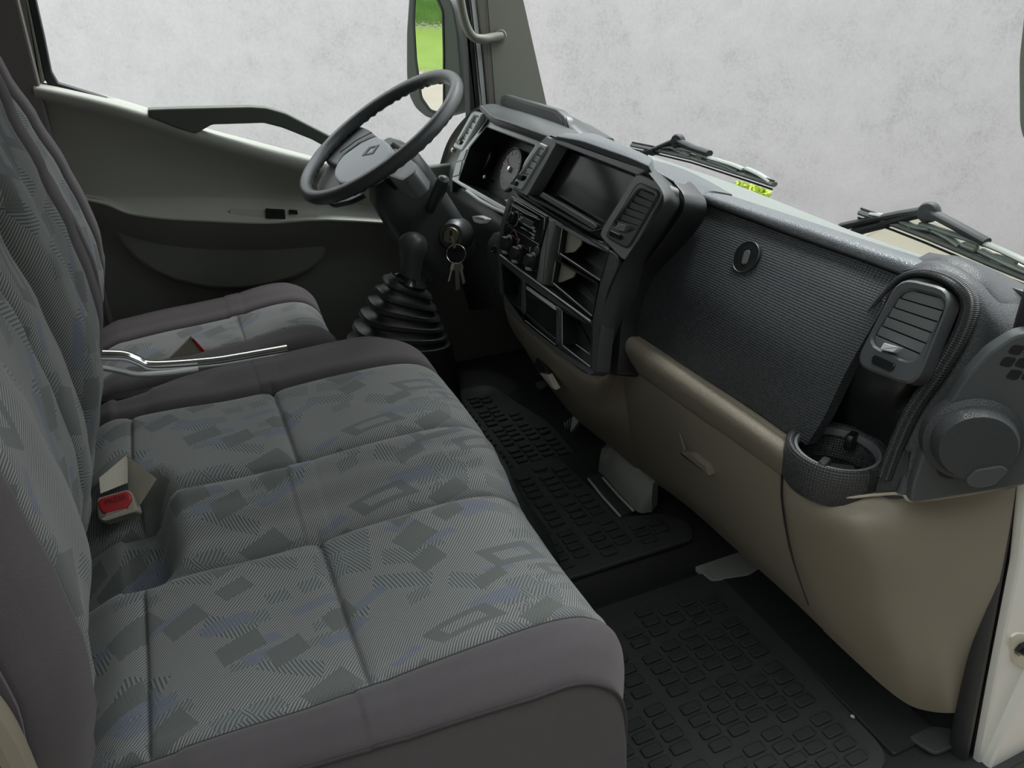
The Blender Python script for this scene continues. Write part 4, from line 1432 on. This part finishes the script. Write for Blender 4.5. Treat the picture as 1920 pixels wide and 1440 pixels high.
# ------------------------------------------------------------------ steering wheel and column
wc = V((.485, 1.872, .897))
tw = .581
wnrm = V((-math.sin(tw), 0, math.cos(tw)))
PW = (wc, wnrm)
wu = V((math.cos(tw), 0, math.sin(tw)))      # towards the top of the wheel
wv = V((0, 1, 0))
wheel = thing('steering_wheel', 'black two-spoke truck steering wheel with a diamond emblem', 'steering wheel', wc)
loops = []
NW = 120
for k in range(NW):
    an = 2 * math.pi * k / NW
    rd = wu * math.cos(an) + wv * math.sin(an)
    c = wc + rd * .2205
    lp = []
    grip = 1 if (abs(math.sin(an)) > .25 or math.cos(an) > 0) else 0
    for j in range(14):
        th = 2 * math.pi * j / 14
        r = .0155
        inner = max(0, -math.cos(th)) * max(0, -math.sin(th) + .4)
        r += grip * .0022 * math.sin(an * 52) * min(1, max(0, -math.cos(th) * .6 - math.sin(th) * .7))
        lp.append(c + rd * math.cos(th) * r + wnrm * math.sin(th) * r * 1.1)
    loops.append(lp)
loops.append(loops[0])
v, f = rings(loops, False, False)
add('rim', v, f, plastic('wheel_rim_plastic', (.075, .085, .088), .24, .25, 800), wheel, ang=80)
pad = plate('hub_pad', [(637, 284), (668, 262), (697, 247), (712, 252), (724, 262), (728, 276), (712, 299), (690, 312), (661, 327), (655, 334), (640, 336), (628, 334), (620, 324), (620, 312), (626, 298)], PW, .035, plastic('wheel_pad_plastic', (.40, .44, .455), .5, .2, 800), wheel, r=.012, lift=-.012, bev=.006)
plate('spoke', [(600, 292), (618, 262), (648, 236), (668, 226), (684, 232), (700, 246), (668, 258), (636, 282), (626, 300)], PW, .022, plastic('wheel_spoke_plastic', (.12, .13, .135), .4), wheel, r=.015, lift=-.016, bev=.006)
plate('hub_body', [(697, 246), (730, 256), (766, 284), (762, 300), (740, 316), (708, 306), (728, 276)], PW, .05, plastic('wheel_hub_plastic', (.15, .165, .17), .4), wheel, r=.010, lift=-.034, bev=.006)
plate('dish', [(580, 350), (577, 332), (592, 304), (606, 288), (632, 290), (624, 322), (640, 338), (668, 342), (640, 356), (606, 364)], PW, .012, M['black'], wheel, r=.012, lift=-.030, bev=.004)
v, f = tube([on(637, 286, PW, -.010), on(668, 263, PW, -.010), on(697, 248, PW, -.010)], .0016, 6)
add('pad_seam', v, f, M['black'], wheel)
ec = on(690, 276, PW, -.0115)
frame('diamond_emblem', [(673, 285), (687, 268), (706, 264), (694, 281)], [(680, 282), (689, 271), (699, 268), (692, 278)], PW, .002, M['gloss'], pad, r=.001, lift=-.0105, bev=.0005)
col_ = thing('steering_column', 'dark steering column shroud with two stalks and an ignition lock', 'steering column', V((.62, 1.872, .62)))
axd = -wnrm
loops = []
for d, hy, up_, dn in ((.025, .030, .02, .03), (.05, .055, .038, .05), (.075, .068, .048, .085), (.12, .074, .050, .115), (.20, .078, .048, .125), (.28, .082, .044, .130), (.36, .084, .040, .130)):
    c = wc + axd * d
    q = [c + wv * hy + wu * up_ * .5, c + wv * hy * .6 + wu * up_, c - wv * hy * .6 + wu * up_, c - wv * hy + wu * up_ * .5, c - wv * hy * .95 - wu * dn * .7, c - wv * hy * .6 - wu * dn, c + wv * hy * .6 - wu * dn, c + wv * hy * .95 - wu * dn * .7]
    loops.append(rpoly(q, .03, 4))
v, f = rings(loops)
add('shroud', v, f, M['dash_smooth'], col_, ang=60)
psf = plane(on(780, 314, (wc + axd * .09, V((0, -1, .3)).normalized())), (-.2, -.8, .6))
plate('stalk_collar', [(762, 308), (775, 300), (800, 305), (803, 318), (792, 330), (765, 322)], psf, .03, M['bezel'], col_, r=.008, lift=.008, bev=.004)
v, f = tube([W(806, 392, y=1.80), W(818, 368, y=1.74), W(829, 345, y=1.70), W(832, 335, y=1.69), W(833, 331, y=1.688)], [.012, .0155, .0165, .013, .005], 14)
add('stalk', v, f, M['dash_smooth'], col_)
v, f = tube([W(742, 352, y=1.80), W(728, 340, y=1.76), W(716, 326, y=1.73)], [.006, .008, .007], 12)
add('stalk', v, f, M['black'], col_)
ig = W(846, 442, y=1.77)
ign = V((-.55, -.8, .25)).normalized()
v, f = lathe([(.045, -.06), (.040, -.012), (.032, -.004), (.030, .0)], ig, ign, 28)
add('lock_shroud', v, f, M['dash_smooth'], col_)
v, f = lathe([(.0215, -.004), (.0215, .004), (.0195, .006), (.018, .002), (.001, .002)], ig, ign, 28)
igc = add('ignition_barrel', v, f, M['brass'], col_)
v, f = box(ig + ign * .003, axes(ign), (.003, .012, .001), .0005)
add('key_slot', v, f, M['black'], igc)

keys = thing('key_bunch', 'bunch of worn keys on a split ring hanging from the ignition', 'keys', ig + ign * .01)
ring_c = W(855, 476, y=1.745)
ka = ig + ign * .004
kb_ = W(853, 465, y=1.745)
a1_ = (kb_ - ka).normalized()
v, f = box((ka + kb_) / 2, (a1_, a1_.cross(ign).normalized(), ign), ((kb_ - ka).length / 2, .0035, .0012), .001)
add('ignition_key', v, f, M['steel'], keys)
rr = [ring_c + CR * (math.cos(2 * math.pi * k / 28) * .024) + (CU * math.sin(2 * math.pi * k / 28)) * .024 for k in range(28)]
v, f = tube(rr, .0016, 8, closed=True)
add('split_ring', v, f, M['chrome'], keys)
for (x0, y0, x1, y1, wd, mt, an) in ((850, 492, 841, 528, .0040, 'steel', .1), (856, 492, 858, 544, .0105, 'brass', .9), (861, 492, 870, 532, .0075, 'steel', .5)):
    A, B = W(x0, y0, y=1.742), W(x1, y1, y=1.742)
    d = (B - A).normalized()
    side = (CR - d * CR.dot(d)).normalized()
    nn = d.cross(side)
    q = [A - side * wd * .5, A + side * wd * .5, A + d * .006 + side * wd, A + d * .018 + side * wd, A + d * .021 + side * wd * .55, B - d * .004 + side * wd * .55, B, B - side * wd * .45, A + d * .021 - side * wd * .45, A + d * .018 - side * wd, A + d * .006 - side * wd]
    v, f = rings([[p - nn * .001 for p in q], [p + nn * .001 for p in q]])
    add('key', v, f, M[mt], keys, smooth=False)

# ------------------------------------------------------------------ car radio and heater controls (in the centre stack)
radio = thing('car_radio', 'black single-slot car radio in the upper left of the centre stack', 'radio', on(985, 410, PSK))
face = plate('faceplate', [(964, 373), (1024, 407), (1013, 454), (953, 416)], PSK, .025, M['gloss'], radio, r=.003, lift=.006, bev=.002)
frame('surround', [(961, 368), (1030, 406), (1016, 460), (949, 418)], [(964, 373), (1024, 407), (1013, 454), (953, 416)], PSK, .02, M['black'], radio, r=.003, lift=.004)
plate('disc_slot', [(964, 381), (1014, 408), (1012, 412), (962, 385)], PSK, .003, M['dash_smooth'], radio, r=.002, lift=.008, bev=.001)
v, f = tube([on(962, 386, PSK, .008), on(985, 400, PSK, .008), on(1012, 412, PSK, .008)], .0008, 6)
add('slot_trim', v, f, M['silver'], radio)
for q in ([(963, 374), (1012, 403)], [(1014, 404), (1021, 408)], [(1021, 408), (1020, 430)], [(963, 376), (957, 398)], [(981, 419), (1001, 431)], [(977, 426), (989, 433)], [(992, 435), (1000, 440)]):
    v, f = tube([on(*q[0], PSK, .008), on(*q[1], PSK, .008)], .0008, 6)
    add('chrome_line', v, f, M['silver'], radio)
plate('display', [(982, 405), (1006, 418), (1002, 430), (979, 417)], PSK, .002, M['dash_smooth'], radio, r=.001, lift=.008, bev=.0005)
v, f = lathe([(.0165, 0), (.0165, .003), (.0145, .003), (.0135, .012), (.011, .013), (.001, .013)], on(966, 410, PSK, .006), PSK[1], 26)
add('volume_knob', v, f, M['gloss'], radio)
v, f = lathe([(.0170, 0), (.0170, .0018), (.0155, .0022), (.0155, 0)], on(966, 410, PSK, .006), PSK[1], 26, False, False)
add('knob_ring', v, f, M['silver'], radio)
for bx, by in ((1006, 428), (1008, 434), (1006, 441), (1005, 447), (984, 409), (980, 412)):
    plate('button', [(bx - 2, by - 2), (bx + 2, by), (bx + 1, by + 3), (bx - 3, by + 1)], PSK, .003, M['bezel'], radio, r=.0005, lift=.0085, bev=.0005)

heat = thing('heater_controls', 'black heater control panel with three rotary knobs below the radio', 'heater panel', on(975, 475, PSK))
hf = plate('panel', [(953, 422), (1013, 459), (1006, 526), (940, 476)], PSK, .02, M['gloss'], heat, r=.003, lift=.002, bev=.001)
for kx, ky, rr_ in ((955, 458, .0215), (974, 476, .0200), (1000, 490, .0190)):
    kc_ = on(kx, ky, PSK, .002)
    v, f = lathe([(rr_, 0), (rr_, .004), (rr_ * .82, .006), (rr_ * .72, .017), (rr_ * .62, .019), (.001, .019)], kc_, PSK[1], 28)
    kn_ = add('rotary_knob', v, f, M['black'], heat)
    a_, b_, n_ = axes(PSK[1])
    dr = (b_ * -1 + a_ * .1).normalized()
    v, f = lathe([(.0062, 0), (.0062, .012), (.0045, .014), (.001, .014)], kc_ + dr * (rr_ * .78), PSK[1], 16)
    add('knob_pointer', v, f, M['silver'], kn_)
for pts, mt in (([(962, 432), (966, 433), (971, 447), (969, 458)], 'red_pt'), ([(961, 433), (957, 438), (956, 445)], 'blue_pt'), ([(974, 447), (971, 458)], 'white_pt'), ([(985, 479), (993, 481)], 'white_pt'), ([(994, 463), (993, 473)], 'white_pt'), ([(949, 446), (949, 449)], 'white_pt'), ([(977, 461), (981, 473)], 'white_pt'), ([(1004, 466), (1011, 469)], 'white_pt')):
    v, f = tube([on(a, b, PSK, .003) for a, b in pts], .0011, 6)
    add('scale_mark', v, f, M[mt], heat)
v, f = lathe([(.011, 0), (.011, .003), (.009, .004), (.001, .004)], on(1008, 471, PSK, .002), PSK[1], 20)
add('rear_button', v, f, M['dash_smooth'], heat)

# ------------------------------------------------------------------ floor mats, pedals and footwell shapes
def floor_mat(label, outline, zt, thick, cols, loc):
    t = thing('rubber_floor_mat', label, 'floor mat', loc, 'rubber floor mats')
    n = Z
    loop = rpoly([V((x, y, zt)) for x, y in outline], .05, 5)
    v, f = rings([[p - Z * thick for p in loop], [p - Z * .002 for p in loop], inset(loop, n, .003)])
    add('mat_sheet', v, f, M['mat'], t)
    me = None
    for x0, y0, lx, ly, y1, grp in cols:
        y = y0
        k = 0
        while y < y1:
            if me is None:
                v, f = boxw((0, 0, 0), (.5, .5, .5), .12)
                o = add('tread_block', v, f, M['matblock'], None, smooth=False)
                me = o.data
            else:
                o = bpy.data.objects.new('tread_block', me)
                COL.objects.link(o)
            o.parent = t
            o.location = V((x0 + random.uniform(-.0015, .0015), y, zt + .002)) - V(loc)
            o.scale = (lx, ly, .009)
            k += 1
            y += ly * 1.42
            if k % grp == 0:
                y += ly * .75
    return t


mc = []
for i, x in enumerate((.635, .685, .745, .792, .850, .897)):
    mc.append((x, 1.135 + (.02 if i % 2 else .0), .038, .0185, 1.50 if x < .80 else (1.38 if x < .83 else 1.19), 4))
floor_mat('rubber floor mat with raised treads on the middle tunnel', [(.50, 1.10), (.955, 1.10), (.975, 1.16), (.93, 1.215), (.845, 1.23), (.825, 1.40), (.82, 1.535), (.50, 1.535)], .094, .008, mc, (.74, 1.30, .086))
mc = [(x, 1.58 + (.015 if i % 2 else 0), .032, .0185, y1, 4) for i, (x, y1) in enumerate(((.655, 1.95), (.695, 1.98), (.745, 2.0), (.782, 2.0), (.826, 1.85), (.868, 1.75)))]
floor_mat('dim rubber floor mat in the driver footwell beyond the tunnel', [(.56, 1.555), (.90, 1.555), (.91, 1.75), (.86, 1.95), (.84, 2.06), (.56, 2.06)], .050, .006, mc, (.74, 1.8, .044))
mc = []
for i, x in enumerate((.545, .597, .649, .715, .767, .819, .871, .923)):
    mc.append((x, .55 + .012 * (i % 3), .040, .0205, 1.03 - .03 * (i % 2), 4))
floor_mat('rubber floor mat with raised treads in front of the bench', [(.46, .53), (.985, .53), (1.0, 1.07), (.46, 1.07)], .010, .009, mc, (.74, .8, .001))
raised = slab('trim_5', (.99, .54, 0), (1.10, 1.08, .012), M['rubber'])
plate('heel_pad', [(1700, 1384), (1745, 1364), (1785, 1368), (1795, 1400), (1752, 1418)], plane((0, 0, .012), Z), .006, M['mat'], raised, r=.012, lift=.006, bev=.003)

duct = thing('floor_heater_duct', 'grey moulded air duct housing on the tunnel under the dashboard', 'duct', (.96, 1.32, .09))
patch('duct_shell', [
    [W(1128, 842, z=.205), W(1146, 840, z=.21), W(1172, 858, z=.21), W(1202, 884, z=.21), W(1224, 908, z=.205)],
    [W(1124, 862, z=.16), W(1140, 868, z=.16), W(1166, 894, z=.16), W(1198, 924, z=.16), W(1222, 936, z=.16)],
    [W(1122, 884, z=.10), W(1136, 897, z=.10), W(1164, 930, z=.10), W(1196, 960, z=.10), W(1222, 960, z=.10)]],
    M['lit_footwell'], duct, back=(.03, .02, 0))
pz = plane((0, 0, .098), Z)
plate('duct_foot', [(1100, 895), (1128, 888), (1150, 905), (1190, 958), (1166, 968), (1155, 962)], pz, .01, M['dash'], duct, r=.006, lift=.004, bev=.004)
v, f = tube([on(1103, 898, pz, .006), on(1130, 932, pz, .006), on(1163, 968, pz, .006)], .003, 8)
add('foot_edge', v, f, M['bezel'], duct)
v, f = tube([on(1130, 896, pz, .008), on(1160, 930, pz, .008), on(1188, 958, pz, .008)], .003, 8)
add('foot_edge', v, f, M['bezel'], duct)
heel = thing('lit_floor_patch', 'lit patch of the toe board below the beige dashboard, painted pale grey', 'toe board', (1.02, 1.05, .01))
plate('lit_toe_board', [(1248, 1018), (1266, 985), (1290, 945), (1340, 970), (1430, 1062), (1404, 1078), (1335, 1088)], plane((0, 0, .014), Z), .012, M['lit_footwell'], heel, r=.008, bev=.003)  # pale plate cut to the shape of the lit floor patch
for nm, lab, q, x in (('pedal', 'ribbed accelerator pedal with metal edge under the dashboard', [(1056, 793), (1076, 779), (1086, 788), (1070, 811), (1060, 806)], .90), ('pedal', 'dark brake pedal high in the driver footwell', [(1003, 716), (1020, 712), (1027, 722), (1014, 732), (1004, 726)], .90)):
    pp_ = plane(W(q[0][0], q[0][1], x=x), (-.8, 0, .6))
    t = thing(nm, lab, 'pedal', W(q[0][0], q[0][1], x=x + .02))
    plate('pedal_pad', q, pp_, .012, M['alu'] if 'acc' in lab else M['rubber'], t, r=.006, bev=.003)
    if 'acc' in lab:
        for k in (0.25, .5, .75):
            a, b = V((*q[0], 0)).lerp(V((*q[1], 0)), k), V((*q[4], 0)).lerp(V((*q[3], 0)), k)
            v, f = tube([on(a.x, a.y, pp_, .001), on(b.x, b.y, pp_, .001)], .0022, 8)
            add('pad_rib', v, f, M['rubber'], t)
    c = on(q[1][0], q[1][1], pp_, -.008)
    v, f = tube([c, c + V((.02, .004, .012)), c + V((.05, .01, .045))], .007, 10)
    add('pedal_arm', v, f, M['black'], t)

crumb = W(1598, 1346, z=.014)
v, f = lathe([(.001, 0), (.0035, .001), (.0045, .003), (.003, .0055), (.001, .006)], crumb, V((.3, .2, 1)), 7)
tag(add('crumb', v, f, M['cream'], None, smooth=False), 'tiny white crumb lying on the dark floor near the door', 'crumb')

# ------------------------------------------------------------------ things outside the glass
def wiper(label, group, P, blade, bow, arm, joint, cap):
    t = thing('windscreen_wiper', label, 'wiper', P(*joint), group)
    v, f = tube([P(*p) for p in blade], .006, 8, ry=.009)
    add('blade', v, f, M['wiper'], t)
    v, f = tube([P(*p) + V((-.004, 0, -.010)) for p in blade], .0022, 6)
    add('blade_rubber', v, f, M['rubber'], t)
    v, f = tube([P(*p) + V((-.002, 0, .008)) for p in blade], .002, 6)
    add('blade_spine', v, f, M['seal'], t)
    for b in bow:
        v, f = tube(spline([P(*p) for p in b], 5), .0045, 8, ry=.009)
        add('bridge', v, f, M['wiper_light'], t)
    for a in arm:
        v, f = tube([P(*p) for p in a], .008, 10, ry=.011)
        add('arm', v, f, M['seal'], t)
    c = P(*joint)
    v, f = lathe([(.016, -.010), (.018, -.006), (.018, .006), (.015, .010), (.006, .010), (.005, .013), (.001, .013)], c, V((-1, -.3, .1)), 20)
    j = add('arm_joint', v, f, M['seal'], t)
    for q in cap:
        v, f = box(P(*q), (Y, V((-.2, 0, 1)).normalized(), V((1, 0, .2)).normalized()), (.011, .007, .006), .002)
        add('blade_clip', v, f, M['wiper_light'], t)
    return t


Pw = lambda a, b, d=0: W(a, b, x=1.20 + d)
wiper('left windscreen wiper outside, behind the centre of the dashboard', 'windscreen wipers', Pw,
      [(1186, 272), (1240, 283), (1300, 297), (1360, 316), (1410, 332), (1452, 346)],
      [[(1232, 276), (1262, 277), (1300, 284), (1330, 296), (1370, 308), (1395, 318)], [(1285, 284), (1296, 293)], [(1240, 278), (1243, 282), (1238, 283)], [(1330, 300), (1362, 311), (1385, 322)], [(1400, 316), (1425, 328), (1446, 342)], [(1262, 277), (1292, 292)]],
      [[(1204, 288), (1225, 282), (1262, 266), (1270, 264)], [(1212, 290), (1232, 284)], [(1270, 264), (1300, 278), (1330, 288)]],
      (1271, 265), [(1313, 294), (1346, 303)])
wiper('right windscreen wiper outside, behind the right end of the dashboard', 'windscreen wipers', Pw,
      [(1614, 398), (1680, 421), (1740, 444), (1800, 469), (1860, 495), (1960, 535)],
      [[(1634, 401), (1680, 410), (1712, 424), (1745, 430)], [(1727, 420), (1760, 430), (1805, 445), (1850, 458), (1900, 480), (1960, 510)], [(1692, 416), (1706, 422), (1710, 428)], [(1752, 432), (1780, 447), (1800, 461)], [(1840, 470), (1880, 490), (1930, 512)], [(1806, 458), (1830, 468)]],
      [[(1578, 425), (1640, 412), (1690, 402), (1740, 394)], [(1600, 436), (1660, 420), (1700, 407), (1742, 397)], [(1744, 398), (1790, 422), (1850, 455)]],
      (1742, 398), [(1822, 462), (1872, 486), (1894, 490)])

mirn = (CC - W(810, 100, y=2.52)).normalized() * 1
refl = V((-.94, .345, mirn.z * -1)).normalized()
mnorm = (V((mirn.x, mirn.y, 0)).normalized() + V((-.94, .345, 0)).normalized()).normalized()
PM = (W(810, 100, y=2.52), mnorm)
mir = thing('door_mirror', 'tall dark door mirror reflecting green meadow outside the driver window', 'mirror', W(850, 120, y=2.55))
plate('housing', [(766, -12), (778, -24), (830, -24), (850, 10), (859, 60), (866, 140), (866, 190), (852, 214), (822, 223), (800, 222), (778, 204), (765, 178), (761, 140), (761, 60)], PM, .07, plastic('mirror_housing_plastic', (.07, .08, .078), .45, .1, 700), mir, r=.02, bev=.008, seg=5)
frame('glass_rim', [(776, -8), (820, -8), (832, 20), (834, 100), (834, 196), (824, 214), (806, 210), (788, 186), (778, 110), (774, 40)], [(780, -3), (818, -3), (829, 22), (831, 100), (831, 194), (822, 209), (808, 205), (792, 182), (782, 110), (778, 40)], PM, .006, M['seal'], mir, r=.01, lift=.003, bev=.001)
plate('mirror_glass', [(780, -3), (818, -3), (829, 22), (831, 100), (831, 194), (822, 209), (808, 205), (792, 182), (782, 110), (778, 40)], PM, .003, M['mirror'], mir, r=.008, lift=.001, bev=0, smooth=False)

pk = plane(W(1915, 150, x=1.30), (-1, -.3, 0))
km = thing('kerb_view_mirror', 'grey rounded mirror housing outside at the upper right edge', 'mirror', W(1930, 150, x=1.31))
plate('housing', [(1918, 4), (1990, -10), (2010, 260), (1930, 276), (1914, 262), (1907, 235), (1906, 110)], pk, .06, M['pillar'], km, r=.02, bev=.012)
v, f = tube([on(1960, 200, pk, -.06), on(1960, 200, pk, -.06) + V((-.08, -.1, .25))], .012, 10)
add('mirror_arm', v, f, M['seal'], km)

hd_ = thing('grab_handle', 'grey green grab handle screwed to the far windscreen pillar', 'grab handle', W(938, 67, y=2.235))
hp_ = spline([W(858, -60, y=2.20), W(862, -10, y=2.20), W(868, 26, y=2.20), W(877, 55, y=2.20), (W(889, 70, y=2.20)), W(905, 73, y=2.20), W(922, 70, y=2.215), W(939, 67, y=2.225)], 6)
v, f = tube(hp_, .012, 14, ry=.015)
add('bar', v, f, M['pillar'], hd_)
v, f = lathe([(.016, -.02), (.017, .004), (.014, .008), (.001, .008)], hp_[-1], V((-.35, -.9, .1)), 20)
add('end_cap', v, f, M['pillar'], hd_)
v, f = lathe([(.0075, .006), (.0075, .011), (.005, .012), (.0035, .009), (.001, .009)], hp_[-1], V((-.35, -.9, .1)), 16)
add('screw', v, f, M['chrome'], hd_)

# yellow-green shrub glimpsed below the left wiper
sh = thing('shrub_outside', 'yellow green shrub seen below the tip of the left wiper', 'shrub', W(1410, 377, x=1.60) - Z * .12)
mb = MB()
for k in range(420):
    px, py = random.uniform(1380, 1442), 0
    py = random.uniform(340 + (px - 1376) * .25, 392)
    c = W(px, py, x=1.60 + random.uniform(-.03, .05))
    u_ = V((random.uniform(-1, 1), random.uniform(-1, 1), random.uniform(-.2, 1))).normalized()
    w_ = u_.cross(V((random.uniform(-1, 1), random.uniform(-1, 1), random.uniform(-1, 1)))).normalized()
    n_ = u_.cross(w_)
    a, b = .014, .006
    q = [c - u_ * a, c + w_ * b, c + u_ * a, c - w_ * b]
    mb.put(*rings([[p - n_ * .0006 for p in q], q]))
lv = mb.build('foliage', M['leaf'], sh, smooth=False, kind='stuff')
v, f = tube([W(1410, 377, x=1.62) - Z * .30, W(1410, 372, x=1.62)], .008, 8)
add('stem', v, f, M['brass'], sh)
